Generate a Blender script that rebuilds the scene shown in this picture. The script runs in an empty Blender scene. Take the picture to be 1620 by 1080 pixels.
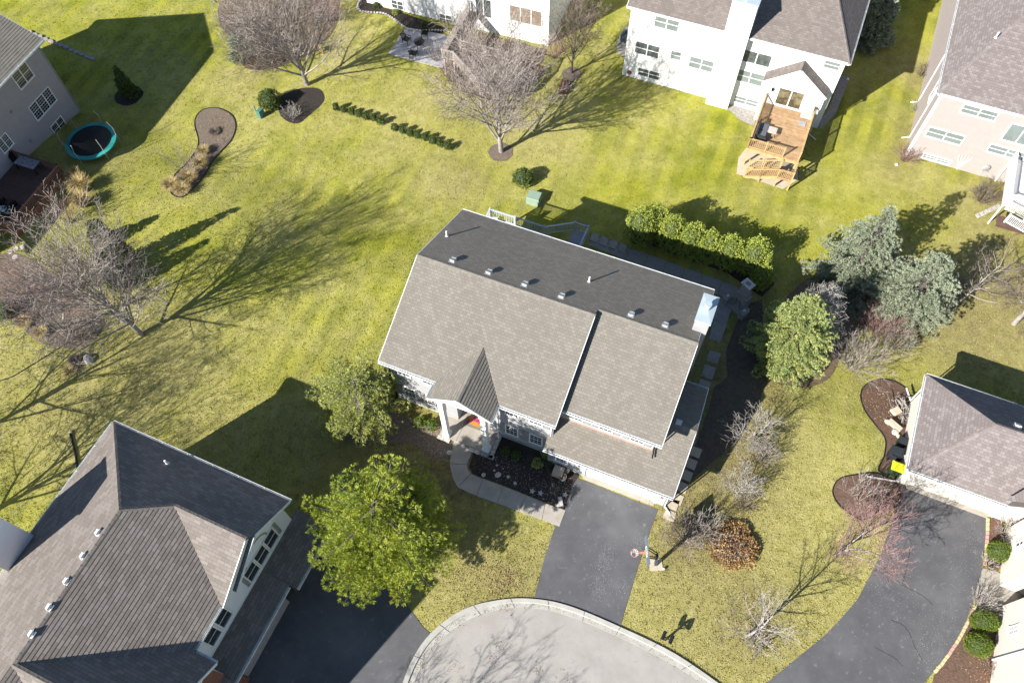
import bpy, bmesh, math, random
from mathutils import Vector, Matrix, noise
from mathutils.geometry import delaunay_2d_cdt
random.seed(7)
S = bpy.context.scene
COL = S.collection
PI = math.pi

# ------------------------------------------------------------------ camera, light, exposure
CAM_H = 50.0
R = [[0.999940364, -0.00536590866, -0.00951188085], [0.0, -0.870969366, 0.491337322], [-0.010921028, -0.49130802, -0.870917425]]
FPX = 1260.0
cam_d = bpy.data.cameras.new('camera'); cam = bpy.data.objects.new('camera', cam_d); COL.objects.link(cam)
M = Matrix.Identity(4)
for r in range(3):
    M[r][0] = R[r][0]; M[r][1] = -R[r][1]; M[r][2] = -R[r][2]
M[0][3] = 0; M[1][3] = 0; M[2][3] = CAM_H
cam.matrix_world = M
cam_d.sensor_width = 36; cam_d.lens = 36 * FPX / 1620; cam_d.clip_start = .5; cam_d.clip_end = 3000
S.camera = cam
SUN_AZ, SUN_EL = math.radians(36.5), math.radians(31.3)
w = bpy.data.worlds.new('World'); S.world = w; w.use_nodes = True
nt = w.node_tree; nt.nodes.clear()
sky = nt.nodes.new('ShaderNodeTexSky'); sky.sky_type = 'NISHITA'; sky.sun_disc = False
sky.sun_elevation = SUN_EL; sky.sun_rotation = math.radians(90 - 216.5)
sky.air_density = 1.0; sky.dust_density = .2; sky.ozone_density = 2.0
bg = nt.nodes.new('ShaderNodeBackground'); bg.inputs[1].default_value = 0.064
ow = nt.nodes.new('ShaderNodeOutputWorld')
nt.links.new(sky.outputs[0], bg.inputs[0]); nt.links.new(bg.outputs[0], ow.inputs[0])
sd = bpy.data.lights.new('sun', 'SUN'); sd.energy = 4.95; sd.angle = math.radians(.5); sd.color = (1, .96, .90)
sun = bpy.data.objects.new('sun', sd); COL.objects.link(sun)
sdir = Vector((math.cos(SUN_AZ) * math.cos(SUN_EL), math.sin(SUN_AZ) * math.cos(SUN_EL), -math.sin(SUN_EL)))
sun.rotation_euler = sdir.to_track_quat('-Z', 'Y').to_euler(); sun.location = (-40, -30, 60)
S.view_settings.view_transform = 'Standard'; S.view_settings.look = 'None'
S.view_settings.gamma = 1; S.view_settings.use_curve_mapping = False
S.view_settings.exposure = 1.12

# ------------------------------------------------------------------ pixel -> place helpers (photograph 1620 x 1080)
def ray(px, py):
    q = (px - 810., py - 540., FPX)
    return Vector([sum(R[i][k] * q[k] for k in range(3)) for i in range(3)])
def G(px, py, h=0.):
    d = ray(px, py); t = (h - CAM_H) / d.z
    return Vector((d.x * t, d.y * t, h))
def T(x, y):
    v = .379 * x + .925 * y
    t = min(1, max(0, (v - 27) / 8.))
    return -1.0 * t * t * (3 - 2 * t)
def GP(px, py, off=0.):
    z = 0.
    for k in range(8):
        p = G(px, py, z + off); z = T(p.x, p.y)
    return Vector((p.x, p.y, z + off))
def HB(bx, by, tx, ty):
    """height above its base of an upright thing seen from pixel b (foot) to pixel t (top)"""
    b = GP(bx, by); best = (1e9, 0)
    for k in range(400):
        h = k * .05; d = Vector((b.x, b.y, b.z + h - CAM_H))
        x = sum(R[i][0] * d[i] for i in range(3)); y = sum(R[i][1] * d[i] for i in range(3)); z = sum(R[i][2] * d[i] for i in range(3))
        e = (810 + FPX * x / z - tx) ** 2 + (540 + FPX * y / z - ty) ** 2
        if e < best[0]: best = (e, h)
    return best[1]

# ------------------------------------------------------------------ mesh builder
class MB:
    def __init__(s): s.v = []; s.f = []; s.uv = []; s.m = []
    def face(s, pts, uv=None, m=0):
        n = len(s.v); s.v += [tuple(p) for p in pts]; s.f.append(tuple(range(n, n + len(pts))))
        s.uv.append(uv if uv else [(0, 0)] * len(pts)); s.m.append(m)
    def box(s, x0, y0, z0, x1, y1, z1, m=0):
        n = len(s.v)
        s.v += [(x0, y0, z0), (x1, y0, z0), (x1, y1, z0), (x0, y1, z0), (x0, y0, z1), (x1, y0, z1), (x1, y1, z1), (x0, y1, z1)]
        for q in ((0, 3, 2, 1), (4, 5, 6, 7), (0, 1, 5, 4), (1, 2, 6, 5), (2, 3, 7, 6), (3, 0, 4, 7)):
            s.f.append(tuple(n + k for k in q)); s.uv.append([(0, 0)] * 4); s.m.append(m)
    def prism(s, poly, vec, m=0, uv=False):
        poly = [Vector(p) for p in poly]; vec = Vector(vec)
        top = [p + vec for p in poly]
        s.face([p for p in top], m=m); s.face(list(reversed(poly)), m=m)
        for i in range(len(poly)):
            j = (i + 1) % len(poly); s.face([poly[i], poly[j], top[j], top[i]], m=m)
    def beam(s, p, q, w=.1, h=.1, m=0, up=(0, 0, 1)):
        p = Vector(p); q = Vector(q); d = (q - p).normalized(); up = Vector(up)
        if abs(d.dot(up)) > .98: up = Vector((1, 0, 0))
        a = d.cross(up).normalized() * (w / 2); b = a.cross(d).normalized() * (h / 2)
        n = len(s.v)
        for c in (p, q):
            s.v += [tuple(c - a - b), tuple(c + a - b), tuple(c + a + b), tuple(c - a + b)]
        for f in ((0, 1, 2, 3), (7, 6, 5, 4), (0, 4, 5, 1), (1, 5, 6, 2), (2, 6, 7, 3), (3, 7, 4, 0)):
            s.f.append(tuple(n + k for k in f)); s.uv.append([(0, 0)] * 4); s.m.append(m)
    def tube(s, pts, rad, n=6, cap=True, m=0):
        pts = [Vector(p) for p in pts]; base = len(s.v)
        if not isinstance(rad, (list, tuple)): rad = [rad] * len(pts)
        d0 = (pts[1] - pts[0]).normalized()
        a = d0.orthogonal().normalized()
        for i, p in enumerate(pts):
            d = (pts[min(i + 1, len(pts) - 1)] - pts[max(i - 1, 0)]).normalized()
            a = (a - d * a.dot(d)); a = a.normalized() if a.length > 1e-5 else d.orthogonal().normalized()
            b = d.cross(a)
            for k in range(n):
                t = 2 * PI * k / n; s.v.append(tuple(p + (a * math.cos(t) + b * math.sin(t)) * rad[i]))
        for i in range(len(pts) - 1):
            for k in range(n):
                k2 = (k + 1) % n
                s.f.append((base + i * n + k, base + i * n + k2, base + (i + 1) * n + k2, base + (i + 1) * n + k)); s.uv.append([(0, 0)] * 4); s.m.append(m)
        if cap:
            s.f.append(tuple(base + k for k in reversed(range(n)))); s.uv.append([(0, 0)] * n); s.m.append(m)
            e = base + (len(pts) - 1) * n
            s.f.append(tuple(e + k for k in range(n))); s.uv.append([(0, 0)] * n); s.m.append(m)
    def blob(s, c, r, nu=10, nv=7, jit=.0, m=0, rnd=random):
        c = Vector(c); n = len(s.v)
        if not isinstance(r, (tuple, list)): r = (r, r, r)
        for j in range(nv + 1):
            t = PI * j / nv
            for i in range(nu):
                p = 2 * PI * i / nu; k = 1 + rnd.uniform(-jit, jit)
                s.v.append((c.x + r[0] * math.sin(t) * math.cos(p) * k, c.y + r[1] * math.sin(t) * math.sin(p) * k, c.z + r[2] * math.cos(t) * k))
        for j in range(nv):
            for i in range(nu):
                i2 = (i + 1) % nu
                s.f.append((n + j * nu + i, n + (j + 1) * nu + i, n + (j + 1) * nu + i2, n + j * nu + i2)); s.uv.append([(0, 0)] * 4); s.m.append(m)
    def courses(s, poly, expo=.19, lift=.014, m=0, butt=True):
        """overlapping courses (shingles on a slope, boards on a wall) clipped to the polygon"""
        poly = [Vector(p) for p in poly]
        n = Vector((0, 0, 0))
        for i in range(len(poly)):
            a, b = poly[i], poly[(i + 1) % len(poly)]
            n += Vector(((a.y - b.y) * (a.z + b.z), (a.z - b.z) * (a.x + b.x), (a.x - b.x) * (a.y + b.y)))
        n.normalize()
        e = Vector((0, 0, 1)).cross(n).normalized(); t = n.cross(e)
        o = poly[0]
        P2 = [((p - o).dot(e), (p - o).dot(t)) for p in poly]
        b0 = min(q[1] for q in P2); b1 = max(q[1] for q in P2); k = 0
        ph = random.uniform(0, 50); b = b0
        def clip(ps, lim, keep_above):
            out = []
            for i in range(len(ps)):
                p, q = ps[i], ps[(i + 1) % len(ps)]
                ip = (p[1] >= lim - 1e-9) if keep_above else (p[1] <= lim + 1e-9)
                iq = (q[1] >= lim - 1e-9) if keep_above else (q[1] <= lim + 1e-9)
                if ip: out.append(p)
                if ip != iq:
                    f = (lim - p[1]) / (q[1] - p[1]); out.append((p[0] + f * (q[0] - p[0]), lim))
            return out
        while b < b1 - 1e-4:
            c = clip(clip(P2, b, True), min(b + expo, b1), False)
            if len(c) >= 3:
                pts = [o + e * q[0] + t * q[1] + n * (lift * (1 - (q[1] - b) / expo) + .002) for q in c]
                s.face(pts, [(q[0] + ph + 400, k * expo + (q[1] - b) * .98 + 100) for q in c], m)
                if butt:
                    lo = [q for q in c if abs(q[1] - b) < 1e-6]
                    if len(lo) >= 2:
                        xa, xb = min(q[0] for q in lo), max(q[0] for q in lo)
                        A = o + e * xa + t * b; B = o + e * xb + t * b
                        s.face([A, B, B + n * (lift + .002), A + n * (lift + .002)], [(xa + ph + 400, k * expo + 100)] * 4, m)
            b += expo; k += 1
    def mesh(s, name, off=(0, 0, 0)):
        me = bpy.data.meshes.new(name)
        ox, oy, oz = off
        me.from_pydata([(x - ox, y - oy, z - oz) for x, y, z in s.v], [], s.f)
        ul = me.uv_layers.new(name='UVMap')
        fl = [c for u in s.uv for p in u for c in p]
        ul.data.foreach_set('uv', fl)
        if any(s.m): me.polygons.foreach_set('material_index', s.m)
        me.update(); return me

def put(name, me, mat, parent=None, label=None, cat=None, group=None, kind=None, loc=None, smooth=False):
    if isinstance(me, MB): me = me.mesh(name)
    if mat is not None:
        for q in (mat if isinstance(mat, (list, tuple)) else [mat]): me.materials.append(q)
    if smooth: me.polygons.foreach_set('use_smooth', [True] * len(me.polygons))
    o = bpy.data.objects.new(name, me); COL.objects.link(o)
    if parent: o.parent = parent
    if loc is not None: o.location = loc
    return tag(o, label, cat, group, kind)
def tag(o, label=None, cat=None, group=None, kind=None):
    if label: o['label'] = label
    if cat: o['category'] = cat
    if group: o['group'] = group
    if kind: o['kind'] = kind
    return o
def empty(name, loc, rz=0, label=None, cat=None, group=None, kind=None):
    o = bpy.data.objects.new(name, None); COL.objects.link(o); o.location = loc; o.rotation_euler = (0, 0, rz)
    o.empty_display_size = .3
    return tag(o, label, cat, group, kind)
def ctree(o, parent=None, loc=None, rz=None, label=None):
    c = o.copy(); COL.objects.link(c)
    if parent: c.parent = parent
    if loc is not None: c.location = loc
    if rz is not None: c.rotation_euler = (0, 0, rz)
    if label: c['label'] = label
    for ch in [q for q in list(COL.objects) if q.parent == o]: ctree(ch, c)
    return c

# ------------------------------------------------------------------ materials
def mat(name, col, rough=.8, col2=None, nscale=4., ncon=(.35, .65), bump=0., bscale=None, bdist=.02, spec=.3, metal=0., island=0., coord='Object', layers=(), trans=None, detail=4):
    m = bpy.data.materials.new(name); m.use_nodes = True; t = m.node_tree; N = t.nodes; L = t.links
    b = N['Principled BSDF']; b.inputs['Roughness'].default_value = rough; b.inputs['Specular IOR Level'].default_value = spec; b.inputs['Metallic'].default_value = metal
    tc = N.new('ShaderNodeTexCoord'); src = tc.outputs[coord]
    if coord == 'World':
        pass
    def noisen(sc, det=detail, rg=.6):
        n = N.new('ShaderNodeTexNoise'); n.inputs['Scale'].default_value = sc; n.inputs['Detail'].default_value = det; n.inputs['Roughness'].default_value = rg
        L.new(src, n.inputs['Vector']); return n
    def ramp(f, a, c0, c1, b_):
        r = N.new('ShaderNodeValToRGB'); r.color_ramp.elements[0].position = a; r.color_ramp.elements[1].position = b_
        r.color_ramp.elements[0].color = (*c0, 1); r.color_ramp.elements[1].color = (*c1, 1); L.new(f, r.inputs[0]); return r
    if col2 is None: col2 = tuple(c * .8 for c in col)
    n = noisen(nscale); r = ramp(n.outputs[0], ncon[0], col2, col, ncon[1]); out = r.outputs[0]
    for (sc, a, bb, c, mode, fac) in layers:
        n2 = noisen(sc); r2 = ramp(n2.outputs[0], a, (0, 0, 0), (fac, fac, fac), bb)
        mx = N.new('ShaderNodeMix'); mx.data_type = 'RGBA'; mx.blend_type = mode
        L.new(r2.outputs[0], mx.inputs[0]); L.new(out, mx.inputs[6]); mx.inputs[7].default_value = (*c, 1); out = mx.outputs[2]
    if island:
        g = N.new('ShaderNodeNewGeometry'); h = N.new('ShaderNodeHueSaturation')
        mp = N.new('ShaderNodeMapRange'); mp.inputs[3].default_value = 1 - island; mp.inputs[4].default_value = 1 + island
        L.new(g.outputs['Random Per Island'], mp.inputs[0]); L.new(mp.outputs[0], h.inputs['Value']); L.new(out, h.inputs['Color']); out = h.outputs[0]
    L.new(out, b.inputs['Base Color'])
    if bump:
        nb = noisen(bscale or nscale * 6, 3); bp = N.new('ShaderNodeBump'); bp.inputs['Strength'].default_value = bump; bp.inputs['Distance'].default_value = bdist
        L.new(nb.outputs[0], bp.inputs['Height']); L.new(bp.outputs[0], b.inputs['Normal'])
    if trans:
        # thin leaves let some light through
        tr = N.new('ShaderNodeBsdfTranslucent'); L.new(out, tr.inputs[0]); ms = N.new('ShaderNodeMixShader'); ms.inputs[0].default_value = trans
        o = N['Material Output']; L.new(b.outputs[0], ms.inputs[1]); L.new(tr.outputs[0], ms.inputs[2]); L.new(ms.outputs[0], o.inputs[0])
    return m
def shingle_mat(name, c1, c2, c3, tab=.27, expo=.19):
    m = bpy.data.materials.new(name); m.use_nodes = True; t = m.node_tree; N = t.nodes; L = t.links; b = N['Principled BSDF']
    b.inputs['Roughness'].default_value = .95; b.inputs['Specular IOR Level'].default_value = .15
    uv = N.new('ShaderNodeUVMap'); uv.uv_map = 'UVMap'
    br = N.new('ShaderNodeTexBrick'); br.offset = .5; br.offset_frequency = 2; br.squash = 1
    br.inputs['Scale'].default_value = 1; br.inputs['Mortar Size'].default_value = .007; br.inputs['Brick Width'].default_value = tab; br.inputs['Row Height'].default_value = expo
    br.inputs['Color1'].default_value = (0, 0, 0, 1); br.inputs['Color2'].default_value = (1, 1, 1, 1); br.inputs['Mortar'].default_value = (.0, .0, .0, 1); br.inputs['Bias'].default_value = 0
    L.new(uv.outputs[0], br.inputs['Vector'])
    r = N.new('ShaderNodeValToRGB'); e = r.color_ramp.elements; e[0].color = (*c1, 1); e[1].color = (*c3, 1); e[1].position = .95; x = r.color_ramp.elements.new(.5); x.color = (*c2, 1)
    L.new(br.outputs[0], r.inputs[0])
    n = N.new('ShaderNodeTexNoise'); n.inputs['Scale'].default_value = .55; n.inputs['Detail'].default_value = 6; L.new(uv.outputs[0], n.inputs['Vector'])
    ms_ = N.new('ShaderNodeMapping'); ms_.inputs['Scale'].default_value = (1.6, .18, 1); L.new(uv.outputs[0], ms_.inputs[0]); L.new(ms_.outputs[0], n.inputs['Vector'])
    n3 = N.new('ShaderNodeTexNoise'); n3.inputs['Scale'].default_value = 28; n3.inputs['Detail'].default_value = 2; L.new(uv.outputs[0], n3.inputs['Vector'])
    ad = N.new('ShaderNodeMath'); ad.operation = 'ADD'; L.new(n.outputs[0], ad.inputs[0]); L.new(n3.outputs[0], ad.inputs[1])
    mp = N.new('ShaderNodeMapRange'); mp.inputs[1].default_value = .5; mp.inputs[2].default_value = 1.5; mp.inputs[3].default_value = .88; mp.inputs[4].default_value = 1.1
    L.new(ad.outputs[0], mp.inputs[0]); h = N.new('ShaderNodeHueSaturation'); L.new(mp.outputs[0], h.inputs['Value']); L.new(r.outputs[0], h.inputs['Color'])
    mk = N.new('ShaderNodeMix'); mk.data_type = 'RGBA'; L.new(br.outputs['Fac'], mk.inputs[0]); L.new(h.outputs[0], mk.inputs[6]); mk.inputs[7].default_value = (c1[0] * .55, c1[1] * .55, c1[2] * .55, 1)
    L.new(mk.outputs[2], b.inputs['Base Color'])
    bp = N.new('ShaderNodeBump'); bp.inputs['Strength'].default_value = .5; bp.inputs['Distance'].default_value = .012
    L.new(n3.outputs[0], bp.inputs['Height']); L.new(bp.outputs[0], b.inputs['Normal'])
    return m

SH_MAIN = shingle_mat('weathered_tan_shingle', (.192, .174, .148), (.207, .188, .16), (.236, .215, .184))
SH_BL = shingle_mat('brown_grey_shingle', (0.172, 0.150, 0.130), (0.197, 0.172, 0.153), (0.231, 0.204, 0.183), tab=.45, expo=.21)
SH_PINK = shingle_mat('mauve_shingle', (.185, .158, .150), (.205, .176, .168), (.255, .225, .215))
SH_WHITE = shingle_mat('brown_shingle', (.172, .148, .132), (.195, .168, .152), (.225, .198, .18))
SH_TL = shingle_mat('olive_tan_shingle', (0.210, 0.193, 0.160), (0.244, 0.223, 0.185), (0.277, 0.252, 0.210), expo=.22)
WHITE = mat('white_trim', (.80, .80, .78), .55, (.74, .74, .72), 3)
SID_WHITE = mat('white_siding', (.78, .775, .75), .55, (.74, .73, .71), 2)
SID_GREY = mat('pale_grey_siding', (.36, .36, .36), .6, (.33, .33, .33), 2)
SID_TL = mat('mauve_grey_siding', (0.360, 0.329, 0.338), .6, (0.333, 0.302, 0.310), 2)
SID_PINK = mat('pale_pink_siding', (.355, .308, .29), .6, (.33, .285, .268), 2)
SID_MAIN = mat('light_grey_siding', (.34, .34, .345), .6, (.31, .31, .315), 2)
SID_BL = mat('cool_white_siding', (.76, .77, .79), .6, (.72, .73, .75), 2)
SHUT = mat('light_grey_shutter', (.29, .29, .285), .6)
GUT = mat('painted_gutter', (.78, .80, .80), .4)
UNDER = mat('roof_edge_board', (.10, .09, .08), .8)
DARKM = mat('dark_metal', (.02, .022, .025), .4, metal=.6)
BLACK = mat('black_plastic', (.018, .018, .02), .45)
FOUND = mat('concrete_foundation', (.42, .40, .36), .9, (.34, .32, .29), 5, bump=.2)
GLASS = mat('dark_window_glass', (.035, .045, .05), .08, (.02, .026, .03), 1.2, spec=.8)
GLASS_P = mat('window_glass_with_pale_blind', (.19, .22, .215), .12, (.15, .18, .175), 1.0, spec=.6)
GLASS_T = mat('window_glass_with_sheer_curtain', (.11, .125, .125), .1, (.05, .06, .06), 2.2, spec=.6)
CAPM = mat('pale_blue_galvanised_metal', (.50, .58, .62), .35, (.44, .52, .56), 1.5, metal=.25)
VENTM = mat('aluminium_vent', (.55, .56, .57), .4, metal=.4)
VENTW = mat('white_roof_vent', (.78, .78, .77), .5)
PIPEW = mat('white_plastic_pipe', (.75, .75, .73), .5)
BRICK = mat('red_brown_brick', (.26, .12, .085), .9, (.19, .085, .06), 9)
SALMON = mat('salmon_flashing', (.60, .33, .27), .6)
ASPH = mat('sealed_asphalt', (.104, .104, .110), .78, (.086, .086, .092), 1.1, bump=.4, bscale=60, bdist=.006,
           layers=((.22, .50, .72, (.145, .145, .148), 'MIX', .85), (2.6, .60, .76, (.25, .25, .245), 'MIX', .5), (26, .70, .76, (.30, .30, .29), 'MIX', .3)))
STREET = mat('worn_street_asphalt', (.375, .352, .318), .9, (.325, .303, .272), .8, bump=.4, bscale=50, bdist=.006,
             layers=((55, .5, .62, (.20, .19, .19), 'MIX', .4), (.7, .55, .75, (.22, .205, .20), 'MIX', .35), (2.3, .66, .74, (.16, .13, .09), 'MIX', .4)))
CONC = mat('warm_concrete', (0.387, 0.353, 0.305), .9, (0.318, 0.288, 0.249), 1.3, bump=.25, bscale=40, bdist=.006, layers=((6, .62, .75, (0.206, 0.181, 0.155), 'MIX', .3),))
CURB = mat('pale_curb_concrete', (0.430, 0.417, 0.378), .9, (0.361, 0.344, 0.310), 1.7, bump=.25, bscale=40, bdist=.006, layers=((2.6, .64, .75, (0.206, 0.146, 0.077), 'MIX', .45),))
CONC_SH = mat('patio_concrete', (.42, .41, .42), .9, (.36, .35, .36), 1.0, bump=.2)
MULCH = mat('dark_mulch', (.055, .045, .038), .95, (.025, .02, .017), 9, (.3, .7), bump=1, bscale=16, bdist=.06, layers=((22, .66, .74, (.20, .17, .14), 'MIX', .6),))
MULCH_R = mat('red_brown_mulch', (.165, .105, .075), .95, (.095, .06, .043), 6, (.3, .7), bump=1, bscale=16, bdist=.05, layers=((.5, .5, .7, (.20, .10, .065), 'MIX', .6),))
MULCH_G = mat('grey_brown_mulch', (.21, .165, .125), .95, (.12, .095, .07), 7, (.3, .7), bump=1, bscale=16, bdist=.05, layers=((26, .62, .72, (.32, .27, .2), 'MIX', .5),))
GRAVEL = mat('pale_gravel', (.42, .39, .36), .95, (.20, .19, .17), 12, (.35, .6), bump=1, bscale=20, bdist=.04)
SAND = mat('sandy_paver_concrete', (0.499, 0.430, 0.327), .9, (0.447, 0.387, 0.292), 2)
STONE = mat('pale_stone', (.55, .52, .48), .9, (.35, .32, .29), 5, bump=.5, bscale=10, bdist=.02)
PAVER = mat('grey_paver', (0.310, 0.288, 0.267), .9, (0.258, 0.241, 0.224), 3, bump=.3)
BLOCKY = mat('yellow_edging_block', (.60, .52, .28), .9, (.5, .42, .24), 5)
BLOCKR = mat('rosy_edging_block', (.55, .34, .28), .9, (.45, .28, .23), 5)
WOOD = mat('honey_deck_wood', (.44, .295, .165), .7, (.33, .205, .105), 3, island=.12)
WOOD_Y = mat('yellow_cedar_wood', (.50, .35, .17), .7, (.40, .27, .12), 3, island=.1)
WOOD_R = mat('red_brown_deck_wood', (.13, .075, .06), .7, (.10, .06, .05), 3, island=.12)
WOOD_C = mat('copper_brown_railing', (.34, .17, .105), .65, (.26, .13, .08), 4)
WOOD_G = mat('weathered_grey_wood', (.40, .345, .31), .85, (.30, .25, .23), 4, island=.12)
RAIL_B = mat('blue_grey_painted_rail', (.50, .54, .56), .6)
BARK = mat('grey_bark', (.37, .335, .305), .9, (.22, .195, .175), 3)
BARK_D = mat('dark_bark', (.13, .11, .10), .9, (.07, .06, .055), 6)
TWIG = mat('pale_twigs', (.30, .26, .235), .9, (.19, .16, .145), 1.2, island=.35)
TWIG_R = mat('reddish_twigs', (.27, .16, .145), .9, (.17, .105, .10), 1.2, island=.3)
TWIG_W = mat('silvery_twigs', (.36, .33, .30), .9, (.22, .20, .18), 1.2, island=.3)
TWIG_D = mat('brown_twigs', (.17, .135, .11), .9, (.11, .085, .07), 1.5, island=.35)
LEAF_PINE = mat('bright_pine_needles', (.44, .47, .065), .6, (.24, .31, .05), .9, island=.35, trans=.2)
LEAF_SPR = mat('blue_grey_spruce_needles', (0.366, 0.402, 0.282), .65, (0.258, 0.300, 0.198), .7, island=.3, trans=.15)
LEAF_FIR = mat('yellow_green_fir_needles', (.48, .50, .18), .65, (.25, .33, .12), 1.4, island=.35, trans=.15)
LEAF_ARB = mat('arborvitae_foliage', (0.396, 0.444, 0.084), .65, (0.264, 0.324, 0.060), 1.6, island=.32, trans=.2)
LEAF_BOX = mat('boxwood_foliage', (0.132, 0.176, 0.039), .6, (0.088, 0.127, 0.028), 2, island=.3, trans=.15)
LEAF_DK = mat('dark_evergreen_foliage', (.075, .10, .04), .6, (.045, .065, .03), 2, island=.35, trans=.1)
LEAF_YEW = mat('clipped_yew_foliage', (0.176, 0.243, 0.027), .6, (0.121, 0.176, 0.020), 2, island=.25, trans=.15)
LEAF_DROOP = mat('olive_needles', (.48, .50, .15), .65, (.30, .34, .10), .8, island=.35, trans=.2)
GRASS_ORN = mat('straw_ornamental_grass', (.52, .42, .20), .8, (.36, .27, .11), 2, island=.3, trans=.2)
GREENBOX = mat('pale_green_enamel', (.25, .34, .255), .5, (.22, .30, .225), 1)
TEAL = mat('teal_vinyl_pad', (.04, .33, .30), .45, (.035, .29, .265), 2)
def lawn_mat():
    m = bpy.data.materials.new('dormant_lawn'); m.use_nodes = True; t = m.node_tree; N = t.nodes; L = t.links; b = N['Principled BSDF']
    b.inputs['Roughness'].default_value = .95; b.inputs['Specular IOR Level'].default_value = .1
    tc = N.new('ShaderNodeTexCoord'); src = tc.outputs['Object']
    at = N.new('ShaderNodeAttribute'); at.attribute_name = 'lawn'
    sep = N.new('ShaderNodeSeparateColor'); L.new(at.outputs['Color'], sep.inputs[0])
    def ns(sc, det=5, rg=.6, vec=None):
        n = N.new('ShaderNodeTexNoise'); n.inputs['Scale'].default_value = sc; n.inputs['Detail'].default_value = det; n.inputs['Roughness'].default_value = rg
        L.new(vec or src, n.inputs['Vector']); return n.outputs[0]
    def mr(x, a, b_, c=0, d=1):
        q = N.new('ShaderNodeMapRange'); q.inputs[1].default_value = a; q.inputs[2].default_value = b_; q.inputs[3].default_value = c; q.inputs[4].default_value = d; L.new(x, q.inputs[0]); return q.outputs[0]
    def mix(f, c0, c1):
        q = N.new('ShaderNodeMix'); q.data_type = 'RGBA'
        if isinstance(f, float): q.inputs[0].default_value = f
        else: L.new(f, q.inputs[0])
        for i, c in ((6, c0), (7, c1)):
            if isinstance(c, tuple): q.inputs[i].default_value = (*c, 1)
            else: L.new(c, q.inputs[i])
        return q.outputs[2]
    def mth(op, a, b_):
        q = N.new('ShaderNodeMath'); q.operation = op; q.use_clamp = True
        for i, c in ((0, a), (1, b_)):
            if isinstance(c, (int, float)): q.inputs[i].default_value = c
            else: L.new(c, q.inputs[i])
        return q.outputs[0]
    mp = N.new('ShaderNodeMapping'); mp.inputs['Rotation'].default_value = (0, 0, math.radians(20)); L.new(src, mp.inputs[0])
    wv = N.new('ShaderNodeTexWave'); wv.inputs['Scale'].default_value = .17; wv.inputs['Distortion'].default_value = 2.2; wv.inputs['Detail'].default_value = 2; wv.inputs['Detail Scale'].default_value = .6; L.new(mp.outputs[0], wv.inputs[0])
    green = mix(mr(ns(.35), .35, .65), (.225, .24, .024), (.37, .365, .040))
    green = mix(mth('MULTIPLY', mr(wv.outputs[0], .25, .75), mr(ns(.09, 3), .4, .6, .12, .75)), green, (.145, .17, .020))
    straw = mix(mr(ns(1.4), .3, .7), (.34, .31, .10), (.48, .43, .17))
    f = mth('ADD', mth('MULTIPLY', sep.outputs[0], .95), mth('MULTIPLY', mr(ns(.22, 8, .68), .38, .66), .7))
    f = mth('MULTIPLY', f, mr(ns(2.2, 5, .7), .2, .75, .55, 1.15))
    c = mix(f, green, straw)
    bare = mix(mr(ns(6, 5, .7), .35, .65), (.10, .075, .045), (.20, .155, .09))
    c = mix(mth('MULTIPLY', sep.outputs[1], mr(ns(1.6, 6, .7), .25, .6, .35, 1)), c, bare)
    # clump speckle: tone differs at random from tuft to tuft
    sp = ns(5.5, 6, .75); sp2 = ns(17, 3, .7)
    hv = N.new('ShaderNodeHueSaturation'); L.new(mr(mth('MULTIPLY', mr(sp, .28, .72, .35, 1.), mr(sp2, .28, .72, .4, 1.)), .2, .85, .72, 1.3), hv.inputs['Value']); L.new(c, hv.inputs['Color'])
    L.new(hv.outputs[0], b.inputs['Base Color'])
    bp = N.new('ShaderNodeBump'); bp.inputs['Strength'].default_value = 1; bp.inputs['Distance'].default_value = .07; L.new(ns(9, 5, .8), bp.inputs['Height']); L.new(bp.outputs[0], b.inputs['Normal'])
    return m
LAWN = lawn_mat()

# ------------------------------------------------------------------ ground
def smooth_px(pts, closed=True, n=5):
    out = []; N_ = len(pts)
    for i in range(N_ if closed else N_ - 1):
        p0, p1, p2, p3 = [pts[(i + k) % N_] if closed else pts[min(max(i + k, 0), N_ - 1)] for k in (-1, 0, 1, 2)]
        for k in range(n):
            t = k / n
            out.append(tuple(.5 * (2 * p1[d] + (p2[d] - p0[d]) * t + (2 * p0[d] - 5 * p1[d] + 4 * p2[d] - p3[d]) * t * t + (3 * p1[d] - p0[d] - 3 * p2[d] + p3[d]) * t ** 3) for d in (0, 1)))
    if not closed: out.append(pts[-1])
    return out
def inside(p, poly):
    x, y = p[0], p[1]; c = False
    for i in range(len(poly)):
        a, b = poly[i], poly[i - 1]
        if (a[1] > y) != (b[1] > y) and x < (b[0] - a[0]) * (y - a[1]) / (b[1] - a[1]) + a[0]: c = not c
    return c
SHEETS = []
def x_min(pts): return (min(p.x for p in pts), max(p.x for p in pts), min(p.y for p in pts), max(p.y for p in pts))
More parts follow.
